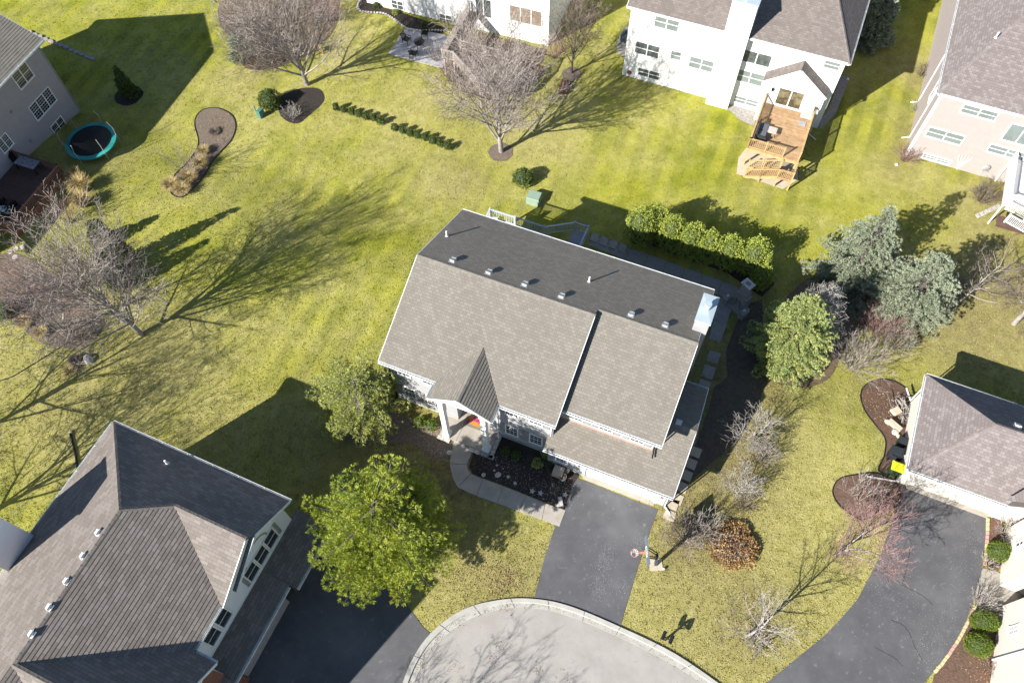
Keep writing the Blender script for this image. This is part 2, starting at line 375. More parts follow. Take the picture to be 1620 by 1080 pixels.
def sheet(name, world_pts, mt, off=.02, step=1.5, thick=.0, parent=None, label=None, cat=None, kind=None, amp=0.):
    pts = [Vector((p[0], p[1])) for p in world_pts]
    A = sum(pts[i].x * pts[(i + 1) % len(pts)].y - pts[(i + 1) % len(pts)].x * pts[i].y for i in range(len(pts)))
    if A < 0: pts.reverse()
    SHEETS.append((x_min(pts), [tuple(p) for p in pts]))
    nb = len(pts); allp = list(pts)
    x0 = min(p.x for p in pts); x1 = max(p.x for p in pts); y0 = min(p.y for p in pts); y1 = max(p.y for p in pts)
    y = y0 + step / 2
    while y < y1:
        x = x0 + step / 2
        while x < x1:
            q = Vector((x + random.uniform(-.2, .2) * step, y + random.uniform(-.2, .2) * step))
            if inside(q, pts) and min((q - p).length for p in pts) > step * .4: allp.append(q)
            x += step
        y += step
    vs, es, fs, *_ = delaunay_2d_cdt(allp, [], [list(range(nb))], 1, 1e-5)
    mb = MB(); zz = [T(p.x, p.y) + off + (amp * (noise.noise(Vector((p.x * 2, p.y * 2, 0)))) if amp else 0) for p in vs]
    for f in fs: mb.face([(vs[i].x, vs[i].y, zz[i]) for i in f])
    if thick:
        for i in range(nb):
            a, b = pts[i], pts[(i + 1) % nb]; za = T(a.x, a.y) + off; zb = T(b.x, b.y) + off
            mb.face([(a.x, a.y, za - thick), (b.x, b.y, zb - thick), (b.x, b.y, zb), (a.x, a.y, za)])
    me = mb.mesh(name); bm = bmesh.new(); bm.from_mesh(me); bmesh.ops.remove_doubles(bm, verts=bm.verts, dist=1e-4); bm.normal_update(); bm.to_mesh(me); bm.free()
    return put(name, me, mt, parent, label, cat, kind=kind)
def pxs(*pts): return [GP(a, b) for a, b in pts]

# patches of the lawn: (px, py, radius m, dry, bare)
PATCH = [(1220, 850, 9, .5, .0), (1120, 980, 6, .5, .1), (1300, 940, 5, .5, .05), (1500, 520, 5, .5, .35), (1400, 110, 3, .3, 0), (620, 250, 3, .45, .05), (700, 300, 2.5, .5, .15), (740, 280, 2.2, .4, .35), (480, 330, 4, .3, .0), (1010, 180, 3, .35, 0), (330, 560, 5, .35, 0), (220, 620, 4, .5, .1), (60, 680, 4, .4, .1), (380, 130, 3, .5, .15), (640, 190, 3, .4, 0), (680, 150, 3, .5, .1), (850, 220, 3, .6, .1), (1280, 230, 4, .25, 0), (500, 450, 5, .2, 0),
 (60, 590, 7, .55, .1), (250, 560, 5, .4, .25), (150, 640, 6, .5, .1), (440, 200, 6, .35, .0), (780, 210, 5, .5, .1), (560, 110, 5, .55, .05), (840, 180, 5, .6, .05), (1120, 860, 7, .75, .0), (1230, 900, 8, .8, .0), (1180, 960, 6, .7, .25), (1280, 740, 6, .55, 0), (1050, 930, 5, .6, 0),
         (1170, 640, 4, .6, .45), (1150, 750, 3, .7, .35), (1120, 700, 4, .5, .85), (1150, 590, 3, .3, .7), (720, 740, 3.2, .3, .8), (700, 800, 3.5, .4, .45), (800, 930, 3, .5, .45), (640, 690, 3, .3, .8), (760, 900, 4, .5, .1), (1550, 500, 6, .75, .3), (1600, 450, 6, .85, .35), (1570, 330, 4, .7, .3),
         (320, 330, 4, .3, 0), (230, 150, 6, .3, .1), (440, 720, 6, .35, .25), (350, 740, 4, .3, .2), (540, 700, 4, .35, .4), (1050, 470, 3, .3, .5), (1200, 510, 4, .3, .5), (520, 30, 4, .5, .2), (1190, 980, 2.0, .7, .5), (1090, 820, 2.5, .6, .6), (1075, 870, 2.2, .6, .5), (1420, 260, 2, .6, .4), (1440, 100, 2.5, .5, .2),
         (930, 70, 3, .5, 0), (1020, 120, 3, .35, 0), (890, 120, 3, .6, .2), (160, 300, 3.5, .35, .2), (100, 240, 4, .3, .3), (1465, 130, 1.8, .7, .5), (1450, 210, 1.8, .7, .5), (900, 900, 3, .3, .3), (690, 960, 3, .6, .1)]
PW = [(GP(a, b), r, d, e) for a, b, r, d, e in PATCH]
def axis(lo, hi, step, far):
    a = [lo + i * step for i in range(int((hi - lo) / step) + 1)]; k = step; x = a[-1]; y = a[0]; up = []; dn = []
    while x < far: k *= 1.6; x += k; up.append(x)
    k = step
    while y > -far: k *= 1.6; y -= k; dn.append(y)
    return dn[::-1] + a + up
XS = axis(-72, 60, .75, 900); YS = axis(-6, 96, .75, 900)
gv = [(x, y, T(x, y)) for y in YS for x in XS]; nx = len(XS)
gf = [(j * nx + i, j * nx + i + 1, (j + 1) * nx + i + 1, (j + 1) * nx + i) for j in range(len(YS) - 1) for i in range(nx - 1)]
me = bpy.data.meshes.new('lawn'); me.from_pydata(gv, [], gf)
ca = me.color_attributes.new('lawn', 'FLOAT_COLOR', 'POINT'); buf = []
for x, y, z in gv:
    d = b = 0.
    if abs(x) < 90 and abs(y) < 110:
        for p, r, dd, bb in PW:
            q = (p.x - x) ** 2 + (p.y - y) ** 2
            if q < 6 * r * r:
                k = math.exp(-q / (r * r)); d = max(d, dd * k) if d == 0 else d + dd * k * (1 - d); b = b + bb * k * (1 - b)
    buf += [min(d, 1), min(b, 1), 0, 1]
ca.data.foreach_set('color', buf)
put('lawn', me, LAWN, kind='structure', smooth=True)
# ------------------------------------------------------------------ building frames
class Frame:
    def __init__(s, deg, u0, v0, z0=0.):
        s.a = math.radians(deg); s.c = math.cos(s.a); s.s = math.sin(s.a); s.o = (u0, v0, z0); s.deg = deg
    def world(s, u, v, z=0.): return Vector((u * s.c - v * s.s, u * s.s + v * s.c, z))
    def loc(s): return s.world(*s.o)
    def uv(s, p): return (p[0] * s.c + p[1] * s.s, -p[0] * s.s + p[1] * s.c, p[2])
    def px(s, a, b, h): return s.uv(G(a, b, h))
    def hit(s, a, b, plane):
        """plane (A,B,C,D): A u + B v + C z = D"""
        c = s.uv((0, 0, CAM_H)); d = ray(a, b); d = s.uv((d.x, d.y, d.z))
        A, B, C_, D = plane; t = (D - A * c[0] - B * c[1] - C_ * c[2]) / (A * d[0] + B * d[1] + C_ * d[2])
        return Vector((c[0] + t * d[0], c[1] + t * d[1], c[2] + t * d[2]))
    def put(s, name, mb, mt, parent, **k): return put(name, mb.mesh(name, s.o), mt, parent, **k)
    def root(s, name, label, cat, group=None): return empty(name, s.loc(), s.a, label, cat, group)

class Wall:
    """vertical wall running from p to q (left to right seen from outside)"""
    def __init__(s, F, p, q, root):
        s.F = F; s.p = Vector((p[0], p[1], 0)); d = Vector((q[0] - p[0], q[1] - p[1], 0)); s.L = d.length; s.d = d.normalized(); s.n = Vector((s.d.y, -s.d.x, 0)); s.root = root
    def P(s, a, z, o=0.): r = s.p + s.d * a + s.n * o; return Vector((r.x, r.y, z))
    def px(s, x, y):
        h = s.F.hit(x, y, (s.n.x, s.n.y, 0, s.n.dot(s.p))); return ((h - s.p).dot(s.d), h.z)
    def body(s, poly, m_core, m_sid, expo=.19, found=None, thick=.14):
        mb = MB(); pts = [s.P(a, z) for a, z in poly]; mb.prism(pts, -s.n * thick)
        o = s.F.put('wall', mb, m_core, s.root)
        sm = MB(); sm.courses(pts, expo, .026 if expo < .2 else .045); s.F.put('siding', sm, m_sid, o, kind='stuff')
        return o
    def trim(s, a0, z0, a1, z1, mt, t=.05, name='trim', parent=None):
        mb = MB(); mb.prism([s.P(a0, z0, 0), s.P(a1, z0, 0), s.P(a1, z1, 0), s.P(a0, z1, 0)], s.n * t); return s.F.put(name, mb, mt, parent or s.root)
    def window(s, a0, a1, z0, z1, mu=.011, units=2, glass=None, grid=None, split=True, fr=.08, name='window', mt=None, depth=.075):
        glass = glass or GLASS; mt = mt or WHITE
        if a1 < a0: a0, a1 = a1, a0
        if z1 < z0: z0, z1 = z1, z0
        f = MB()
        def bar(x0, y0, x1, y1, t): f.prism([s.P(x0, y0), s.P(x1, y0), s.P(x1, y1), s.P(x0, y1)], s.n * t)
        bar(a0 - .02, z0 - .02, a1 + .02, z0 + fr, depth + .02); bar(a0, z1 - fr, a1, z1, depth + .005)
        bar(a0, z0 + fr, a0 + fr, z1 - fr, depth); bar(a1 - fr, z0 + fr, a1, z1 - fr, depth)
        W = (a1 - a0 - 2 * fr - (units - 1) * fr) / units; xs = []
        for k in range(units):
            x = a0 + fr + k * (W + fr); xs.append(x)
            if k: bar(x - fr, z0 + fr, x, z1 - fr, depth)
            if split: bar(x, (z0 + z1) / 2 - .025, x + W, (z0 + z1) / 2 + .025, depth - .015)
        o = s.F.put(name, f, mt, s.root)
        for x in xs:
            sp = [(z0 + fr, (z0 + z1) / 2 - .025), ((z0 + z1) / 2 + .025, z1 - fr)] if split else [(z0 + fr, z1 - fr)]
            for (q0, q1) in sp:
                g = MB(); g.prism([s.P(x, q0, .034), s.P(x + W, q0, .034), s.P(x + W, q1, .034), s.P(x, q1, .034)], s.n * .006); s.F.put('pane', g, glass, o)
                if grid:
                    mm = MB(); gx, gy = grid
                    for i in range(1, gx): c = x + W * i / gx; mm.prism([s.P(c - mu, q0, .042), s.P(c + mu, q0, .042), s.P(c + mu, q1, .042), s.P(c - mu, q1, .042)], s.n * .012)
                    for j in range(1, gy): c = q0 + (q1 - q0) * j / gy; mm.prism([s.P(x, c - mu, .042), s.P(x + W, c - mu, .042), s.P(x + W, c + mu, .042), s.P(x, c + mu, .042)], s.n * .011)
                    s.F.put('muntin', mm, mt, o)
        return o
    def winpx(s, x0, y0, x1, y1, **k):
        a = s.px(x0, y0); b = s.px(x1, y1); return s.window(a[0], b[0], b[1], a[1], **k)

def roof(F, root, planes, m_sh, expo=.19, thick=.16):
    mb = MB(); sm = MB()
    for pl in planes:
        pl = [Vector(p) for p in pl]
        mb.prism([p + Vector((0, 0, -thick)) for p in pl], (0, 0, thick)); sm.courses(pl, expo, .026 if expo < .2 else .023)
    o = F.put('roof', mb, UNDER, root); F.put('shingles', sm, m_sh, o, kind='stuff'); return o
def gutter(F, root, p, q, out, name='gutter', mt=None):
    """p, q: eave line; out: outward unit (u, v)"""
    mb = MB(); p = Vector(p); q = Vector(q); o = Vector((out[0], out[1], 0)); d = Vector((0, 0, -1))
    for (a, b, c, e) in ((0, .0, .012, .14), (.012, .125, .12, .14), (.12, 0, .132, .14)):
        P = [p + o * a + d * b, p + o * c + d * b, p + o * c + d * e, p + o * a + d * e]; mb.prism(P, q - p)
    n = int((q - p).length / 1.6)
    for k in range(1, n): c = p.lerp(q, k / n); mb.beam(c + o * .01, c + o * .12, .03, .02)
    return F.put(name, mb, mt or GUT, root)
def rake(F, root, p, q, name='rake_board', mt=None, w=.04, h=.2):
    mb = MB(); mb.beam(Vector(p) - Vector((0, 0, .1)), Vector(q) - Vector((0, 0, .1)), w, h); return F.put(name, mb, mt or GUT, root)
def ridgecap(F, root, p, q, mt):
    p = Vector(p); q = Vector(q); d = (q - p); n = max(1, int(d.length / .28)); mb = MB(); e = d.normalized(); sd_ = e.cross(Vector((0, 0, 1))).normalized()
    for k in range(n):
        a = p + d * (k / n); b = p + d * ((k + 1.15) / n); up = Vector((0, 0, .035 + .008 * (k % 2)))
        mb.face([a - sd_ * .14 - Vector((0, 0, .03)), b - sd_ * .14 - Vector((0, 0, .03)), b + up * .6, a + up], [(k * .37 + j * .1, .05) for j in range(4)])
        mb.face([a + up, b + up * .6, b + sd_ * .14 - Vector((0, 0, .03)), a + sd_ * .14 - Vector((0, 0, .03))], [(k * .37 + j * .1, .05) for j in range(4)])
    return F.put('ridge_cap', mb, mt, root)
def roof_vent(F, root, p, n, mt=None, sz=.34):
    """low box vent with sloped lid on a roof plane with normal n"""
    p = Vector(p); n = Vector(n).normalized(); e = Vector((0, 0, 1)).cross(n).normalized(); t = n.cross(e); mb = MB(); h = sz / 2
    def q(a, b, c): return p + e * a + t * b + n * c
    mb.prism([q(-h * 1.3, -h * 1.3, 0), q(h * 1.3, -h * 1.3, 0), q(h * 1.3, h * 1.3, 0), q(-h * 1.3, h * 1.3, 0)], n * .025)
    mb.prism([q(-h * .8, -h * .8, .025), q(h * .8, -h * .8, .025), q(h * .8, h * .6, .025), q(-h * .8, h * .6, .025)], n * .12)
    mb.face([q(-h, -h, .145), q(h, -h, .145), q(h, h, .175), q(-h, h, .175)]); mb.face([q(-h, h, .21), q(h, h, .21), q(h, -h, .17), q(-h, -h, .17)][::-1])
    for a, b in (((-h, -h), (h, -h)), ((h, -h), (h, h)), ((h, h), (-h, h)), ((-h, h), (-h, -h))): mb.face([q(a[0], a[1], .12), q(b[0], b[1], .12), q(b[0], b[1], .19), q(a[0], a[1], .19)])
    return F.put('roof_vent', mb, mt or VENTM, root)
def vent_pipe(F, root, p, h=.5, r=.06, mt=None):
    mb = MB(); p = Vector(p); mb.tube([p, p + Vector((0, 0, h))], r, 10); mb.tube([p, p + Vector((0, 0, .12))], [r * 2.2, r * 1.1], 10); return F.put('vent_pipe', mb, mt or PIPEW, root)
def downspout(F, root, pts, mt=None, w=.08): 
    mb = MB()
    for a, b in zip(pts, pts[1:]): mb.beam(a, b, w, w * .8)
    return F.put('downspout', mb, mt or WHITE, root)
def lantern(F, root, W, a, z):
    mb = MB(); p = W.P(a, z, .14); mb.box(p.x - .07, p.y - .07, z - .14, p.x + .07, p.y + .07, z + .10); mb.beam(W.P(a, z + .13, 0), W.P(a, z + .13, .16), .03, .03)
    mb.face([(p.x - .1, p.y - .1, z + .1), (p.x + .1, p.y - .1, z + .1), (p.x, p.y, z + .2)]); mb.face([(p.x + .1, p.y - .1, z + .1), (p.x + .1, p.y + .1, z + .1), (p.x, p.y, z + .2)]); mb.face([(p.x + .1, p.y + .1, z + .1), (p.x - .1, p.y + .1, z + .1), (p.x, p.y, z + .2)]); mb.face([(p.x - .1, p.y + .1, z + .1), (p.x - .1, p.y - .1, z + .1), (p.x, p.y, z + .2)])
    return F.put('lantern', mb, DARKM, root)
def garage_door(F, root, W, a0, a1, z0, z1, mt, rows=4, cols=8):
    mb = MB(); mb.prism([W.P(a0, z0, .01), W.P(a1, z0, .01), W.P(a1, z1, .01), W.P(a0, z1, .01)], W.n * .02); d = F.put('garage_door', mb, mt, root)
    h = (z1 - z0) / rows
    for r in range(rows):
        pm = MB(); pm.prism([W.P(a0 + .01, z0 + r * h + .012, .031), W.P(a1 - .01, z0 + r * h + .012, .031), W.P(a1 - .01, z0 + (r + 1) * h - .012, .031), W.P(a0 + .01, z0 + (r + 1) * h - .012, .031)], W.n * .02)
        cw = (a1 - a0) / cols
        for c in range(cols):
            x0 = a0 + c * cw + .09; x1 = a0 + (c + 1) * cw - .09; pm.prism([W.P(x0, z0 + r * h + .1, .05), W.P(x1, z0 + r * h + .1, .05), W.P(x1, z0 + (r + 1) * h - .1, .05), W.P(x0, z0 + (r + 1) * h - .1, .05)], W.n * .012)
        F.put('door_panel', pm, mt, d)
    return d
def railing(F, root, pts, h, mt, posts=True, gap=.13, bal=.035, rail=.08, base=.1, mtp=None, post=.1, indiv=True, postdown=0.):
    """railing along pts (deck level), posts at the points"""
    bme = None
    for i in range(len(pts) - 1):
        p = Vector(pts[i]); q = Vector(pts[i + 1]); up = Vector((0, 0, 1))
        for nm, hh, ww in (('top_rail', h, .12), ('bottom_rail', base, .06)):
            mb = MB(); mb.beam(p + up * hh, q + up * hh, ww, .045 if nm == 'top_rail' else .06); F.put(nm, mb, mt, root)
        L_ = (q - p).length; n = max(2, int(L_ / gap))
        if bme is None or abs(bme[1] - (h - base)) > 1e-6:
            b = MB(); b.box(-bal / 2, -bal / 2, 0, bal / 2, bal / 2, h - base); bme = (b.mesh('baluster'), h - base); bme[0].materials.append(mt)
        for k in range(1, n):
            c = p.lerp(q, k / n) + up * base; o = bpy.data.objects.new('baluster', bme[0]); COL.objects.link(o); o.parent = root; o.location = (c.x - F.o[0], c.y - F.o[1], c.z - F.o[2])
    if posts:
        for p in pts:
            mb = MB(); x, y, z = p; k = post / 2; mb.box(x - k, y - k, z - postdown, x + k, y + k, z + h + .06); mb.box(x - k * 1.35, y - k * 1.35, z + h + .06, x + k * 1.35, y + k * 1.35, z + h + .1); F.put('railing_post', mb, mtp or mt, root)
def planks(F, root, poly, z, mt, along='u', wdt=.14, th=.035, name='deck_board', indiv=False):
    """deck boards clipped to a polygon (list of (u, v)); joined: too narrow to pick apart"""
    mb = MB(); ax = 0 if along == 'u' else 1; ot = 1 - ax
    lo = min(p[ot] for p in poly); hi = max(p[ot] for p in poly); c = lo
    while c < hi:
        m_ = c + wdt / 2; xs = []
        for i in range(len(poly)):
            a, b = poly[i - 1], poly[i]
            if (a[ot] > m_) != (b[ot] > m_): xs.append(a[ax] + (m_ - a[ot]) / (b[ot] - a[ot]) * (b[ax] - a[ax]))
        xs.sort()
        for x0, x1 in zip(xs[::2], xs[1::2]):
            c1 = min(c + wdt - .008, hi)
            if ax == 0: mb.box(x0, c, z - th, x1, c1, z)
            else: mb.box(c, x0, z - th, c1, x1, z)
        c += wdt
    return F.put(name, mb, mt, root, kind='stuff')

# ================================================================== the main house
F = Frame(-22.3, -17.1, 18.37); H = F.root('house', 'two-storey pale grey house with tan gable roof and tall white porch columns in the middle', 'house')
k = .4665
roof(F, H, [
    [(-17.1, 18.37, 6), (-5.25, 18.37, 6), (-5.25, 24.81, 9.0), (-17.1, 24.81, 9.0)],
    [(-5.25, 31.25, 6), (-17.1, 31.25, 6), (-17.1, 24.81, 9.0), (-5.25, 24.81, 9.0)],
    [(-5.25, 19.54, 6), (1.02, 19.54, 6), (1.02, 25.395, 8.73), (-5.25, 25.395, 8.73)],
    [(.98, 31.25, 6), (-5.25, 31.25, 6), (-5.25, 25.395, 8.731), (.98, 25.395, 8.731)],
    [(-5.78, 17.93, 2.9), (2.72, 17.93, 2.9), (2.72, 20.1, 3.822), (-5.78, 20.1, 3.822)],
    [(.55, 20.1, 3.822), (2.72, 20.1, 3.822), (2.72, 21.89, 4.58), (.55, 21.89, 4.58)],
    [(2.72, 25.85, 2.9), (.55, 25.85, 2.9), (.55, 21.89, 4.58), (2.72, 21.89, 4.58)],
    [(-13.15, 17.16, 6), (-11.05, 17.16, 7.26), (-11.05, 21.07, 7.27), (-13.15, 18.37, 6.02)][::1],
    [(-11.05, 17.16, 7.26), (-8.94, 17.16, 6), (-8.94, 18.37, 6.02), (-11.05, 21.07, 7.27)],
], SH_MAIN)
for a, b in (((-17.1, 24.81, 9.0), (-5.25, 24.81, 9.0)), ((-5.25, 25.395, 8.73), (1.0, 25.395, 8.73)), ((.6, 21.89, 4.58), (2.72, 21.89, 4.58)), ((-11.05, 17.16, 7.26), (-11.05, 21.0, 7.26))): ridgecap(F, H, a, b, SH_MAIN)
# step between the two roof heights: a narrow wall with its shade painted in dark
mb = MB(); mb.prism([(-5.32, 18.5, 5.85), (-5.32, 30.9, 5.85), (-5.32, 24.81, 8.9)], (.02, 0, 0)); F.put('roof_step', mb, DARKM, H)
W1 = Wall(F, (-16.8, 18.87), (-5.5, 18.87), H)
front_l = W1.body([(0, 0), (4.55, 0), (4.55, 5.95), (0, 5.95)], SID_MAIN, SID_MAIN)
front_r = W1.body([(6.9, 0), (11.3, 0), (11.3, 5.95), (6.9, 5.95)], SID_MAIN, SID_MAIN)
W1.body([(4.55, 5.3), (6.9, 5.3), (6.9, 5.95), (4.55, 5.95)], SID_MAIN, SID_MAIN)
WR = Wall(F, (-12.25, 19.95), (-9.9, 19.95), H); WR.body([(0, .15), (2.35, .15), (2.35, 5.3), (0, 5.3)], SID_MAIN, SID_MAIN)
Wall(F, (-12.25, 18.87), (-12.25, 19.95), H).body([(0, .15), (1.08, .15), (1.08, 5.3), (0, 5.3)], SID_MAIN, SID_MAIN)
Wall(F, (-9.9, 19.95), (-9.9, 18.87), H).body([(0, .15), (1.08, .15), (1.08, 5.3), (0, 5.3)], SID_MAIN, SID_MAIN)
mb = MB(); mb.box(-12.25, 18.87, 5.3, -9.9, 19.95, 5.4); F.put('porch_ceiling', mb, WHITE, H)
WL = Wall(F, (-16.8, 30.9), (-16.8, 18.87), H); WL.body([(0, -1), (12.03, 0), (12.03, 5.9), (6.09, 8.75), (0, 5.9)], SID_MAIN, SID_MAIN)
W2 = Wall(F, (-5.5, 20.05), (.6, 20.05), H); W2.body([(.0, 3.7), (6.1, 3.7), (6.1, 5.95), (.0, 5.95)], SID_GREY, SID_GREY)
W3 = Wall(F, (.6, 20.05), (.6, 30.9), H); W3.body([(0, 0), (10.85, -1), (10.85, 5.9), (5.35, 8.45), (0, 5.9)], SID_MAIN, SID_MAIN)
W4 = Wall(F, (.6, 30.9), (-16.8, 30.9), H); W4.body([(0, -1.05), (17.4, -1.05), (17.4, 6.02), (0, 6.02)], SID_MAIN, SID_MAIN)
W5 = Wall(F, (-5.55, 18.3), (2.42, 18.3), H); W5.body([(0, 0), (2.6, 0), (2.6, 2.85), (0, 2.85)], SID_GREY, SID_GREY); W5.body([(7.35, 0), (7.97, 0), (7.97, 2.85), (7.35, 2.85)], SID_GREY, SID_GREY); W5.body([(2.6, 2.3), (7.35, 2.3), (7.35, 2.85), (2.6, 2.85)], SID_GREY, SID_GREY)
Wall(F, (-5.55, 18.87), (-5.55, 18.3), H).body([(0, 0), (.57, 0), (.57, 2.85), (0, 2.85)], SID_GREY, SID_GREY)
W6 = Wall(F, (2.42, 18.3), (2.42, 25.5), H); W6.body([(0, 0), (7.2, -.1), (7.2, 2.95), (3.6, 4.4), (0, 2.95)], SID_GREY, SID_GREY)
Wall(F, (2.42, 25.5), (.6, 25.5), H).body([(0, -.1), (1.82, -.1), (1.82, 2.9), (0, 2.9)], SID_GREY, SID_GREY)
W5b = Wall(F, (-5.55, 18.42), (2.42, 18.42), H)
garage_door(F, H, W5b, 2.6, 7.35, .03, 2.3, WHITE)
mb = MB(); mb.box(-2.98, 18.05, 0, 1.85, 18.42, .035); F.put('garage_apron', mb, CONC, H)
W5.trim(2.45, 0, 2.6, 2.4, WHITE, .05); W5.trim(7.35, 0, 7.5, 2.4, WHITE, .05); W5.trim(2.6, 2.3, 7.35, 2.44, WHITE, .05)
for p, q, o in (((-17.1, 18.37, 6), (-13.1, 18.37, 6), (0, -1)), ((-8.95, 18.37, 6), (-5.2, 18.37, 6), (0, -1)), ((-5.2, 19.54, 6), (1.05, 19.54, 6), (0, -1)), ((-5.78, 17.93, 2.9), (2.75, 17.93, 2.9), (0, -1)), ((-17.1, 31.25, 6), (1.0, 31.25, 6), (0, 1)), ((-13.15, 17.16, 6), (-13.15, 18.3, 6), (-1, 0)), ((-8.94, 17.16, 6), (-8.94, 18.3, 6), (1, 0)), ((.6, 25.85, 2.9), (2.75, 25.85, 2.9), (0, 1))): gutter(F, H, p, q, o)
for p, q in (((-17.12, 18.37, 6), (-17.12, 24.81, 9)), ((-17.12, 24.81, 9), (-17.12, 31.25, 6)), ((-5.23, 18.37, 6), (-5.23, 24.81, 9)), ((1.04, 19.54, 6), (1.04, 25.395, 8.73)), ((1.0, 25.395, 8.73), (1.0, 31.25, 6)), ((2.74, 17.93, 2.9), (2.74, 21.89, 4.58)), ((2.74, 21.89, 4.58), (2.74, 25.85, 2.9)), ((-13.15, 17.14, 6), (-11.05, 17.14, 7.26)), ((-11.05, 17.14, 7.26), (-8.94, 17.14, 6))): rake(F, H, p, q)
mb = MB(); mb.box(-5.5, 19.98, 3.76, .6, 20.04, 3.86); F.put('flashing', mb, SALMON, H)
mb = MB(); mb.prism([(-5.5, 18.8, .0), (-5.5, 18.86, .0), (-5.5, 18.86, .25), (-5.5, 18.8, .25)], (-4.0, 0, 0)); F.put('foundation', mb, FOUND, H)
mb = MB(); mb.box(-16.8, 18.80, 0, -12.25, 18.865, .3); F.put('foundation', mb, FOUND, H)
# windows
for a, b in ((640, 592), (679, 605)):
    c = W1.px(a, b); W1.window(c[0] - .48, c[0] + .48, 4.05, 5.55, units=1, grid=(3, 2))
for a, b in ((649, 620), (686, 636), (810, 680), (848, 695)):
    c = W1.px(a, b); W1.window(c[0] - .47, c[0] + .47, .95, 2.35, units=1, grid=(3, 2))
    for q in (-.72, .72): W1.trim(c[0] + q - .19, .95, c[0] + q + .19, 2.35, SHUT, .06, 'shutter')
for a, b in ((810, 653), (848, 668)):
    c = W1.px(a, b); W1.window(c[0] - .47, c[0] + .47, 4.05, 5.45, units=1, grid=(3, 2))
    for q in (-.72, .72): W1.trim(c[0] + q - .19, 4.05, c[0] + q + .19, 5.45, SHUT, .06, 'shutter')
for a, b in ((912, 660), (958, 681), (1007, 699)):
    c = W2.px(a, b); W2.window(c[0] - .47, c[0] + .47, 4.15, 5.45, units=1, grid=(3, 2))
    for q in (-.72, .72): 
        if .3 < c[0] + q < 6: W2.trim(c[0] + q - .19, 4.15, c[0] + q + .19, 5.45, SHUT, .06, 'shutter')
c = W5.px(889, 727); W5.window(c[0] - .45, c[0] + .45, 1.0, 2.2, units=1, grid=(3, 2))
for q in (-.7, .7): W5.trim(c[0] + q - .19, 1.0, c[0] + q + .19, 2.2, SHUT, .06, 'shutter')
lantern(F, H, W5, 2.2, 1.9); lantern(F, H, W5, 7.68, 1.9); lantern(F, H, Wall(F, (-16.8, 18.87), (-5.5, 18.87), H), 4.25, 2.6)
# front door
mb = MB(); mb.prism([WR.P(.85, .17, .03), WR.P(1.8, .17, .03), WR.P(1.8, 2.3, .03), WR.P(.85, 2.3, .03)], WR.n * .05); D = F.put('front_door', mb, mat('white_door', (.7, .7, .69), .5), H)
for x in (.95, 1.38):
    for z0, z1 in ((.35, 1.05), (1.2, 2.15)):
        pm = MB(); pm.prism([WR.P(x, z0, .081), WR.P(x + .33, z0, .081), WR.P(x + .33, z1, .081), WR.P(x, z1, .081)], WR.n * .012); F.put('door_panel', pm, WHITE, D)
mb = MB(); mb.blob(WR.P(1.72, 1.2, .12), .045, 8, 6); F.put('handle', mb, DARKM, D)
WR.window(.4, .75, .5, 2.3, units=1, grid=(2, 3), split=False, name='sidelight', fr=.05)
# porch
P_ = [(-13.0, 17.3), (-9.3, 17.3), (-9.3, 18.85), (-9.9, 18.85), (-9.9, 19.93), (-12.25, 19.93), (-12.25, 18.85), (-13.0, 18.85)]
mb = MB(); mb.prism([(a, b, -.05) for a, b in P_], (0, 0, .2)); F.put('porch_floor', mb, CONC, H)
mb = MB()
for x in (-11.75, -10.3): mb.box(x - .008, 17.31, .15, x + .008, 19.9, .154)
F.put('floor_joint', mb, DARKM, H)
for i in range(9):
    mb = MB(); x = -13.05 + i * .46
    if 2 <= i <= 4: continue
    mb.box(x, 17.02, 0, x + .44, 17.28, .14); F.put('edge_stone', mb, STONE, H)
for i in range(5):
    mb = MB(); y = 17.05 + i * .36; mb.box(-9.28, y, 0, -9.02, y + .34, .14); F.put('edge_stone', mb, STONE, H)
for x in (-12.5, -9.62):
    mb = MB(); y = 17.55; mb.box(x - .17, y - .17, .15, x + .17, y + .17, 5.65); mb.box(x - .25, y - .25, .15, x + .25, y + .25, .5); mb.box(x - .21, y - .21, .5, x + .21, y + .21, .6); mb.box(x - .23, y - .23, 5.4, x + .23, y + .23, 5.65)
    F.put('column', mb, WHITE, H)
mb = MB(); mb.box(-12.95, 17.4, 5.65, -9.15, 17.7, 5.95); mb.prism([(-12.9, 17.42, 5.9), (-9.2, 17.42, 5.9), (-11.05, 17.42, 7.0)], (0, .1, 0)); mb.box(-12.95, 17.7, 5.7, -12.75, 18.85, 5.9); mb.box(-9.35, 17.7, 5.7, -9.15, 18.85, 5.9); F.put('porch_beam', mb, WHITE, H)
mat_rug = mat('tan_doormat', (.22, .20, .14), .95); 
p = F.px(735, 667, .16)
mb = MB(); mb.box(-.62, -.35, 0, .62, .35, .015); put('door_mat', mb, mat_rug, loc=F.world(-11.2, 18.95, .151), label='flat tan door mat under the coloured rug on the porch', cat='mat').rotation_euler = (0, 0, F.a)
m_r = mat('orange_and_crimson_rug', (.55, .22, .04), .95, (.30, .03, .12), 1.6, (.42, .58))
mb = MB(); mb.box(-.48, -.3, 0, .48, .3, .02); put('rug', mb, m_r, loc=F.world(-11.15, 19.1, .168), label='small orange and crimson rug at the front door', cat='rug').rotation_euler = (0, 0, F.a)
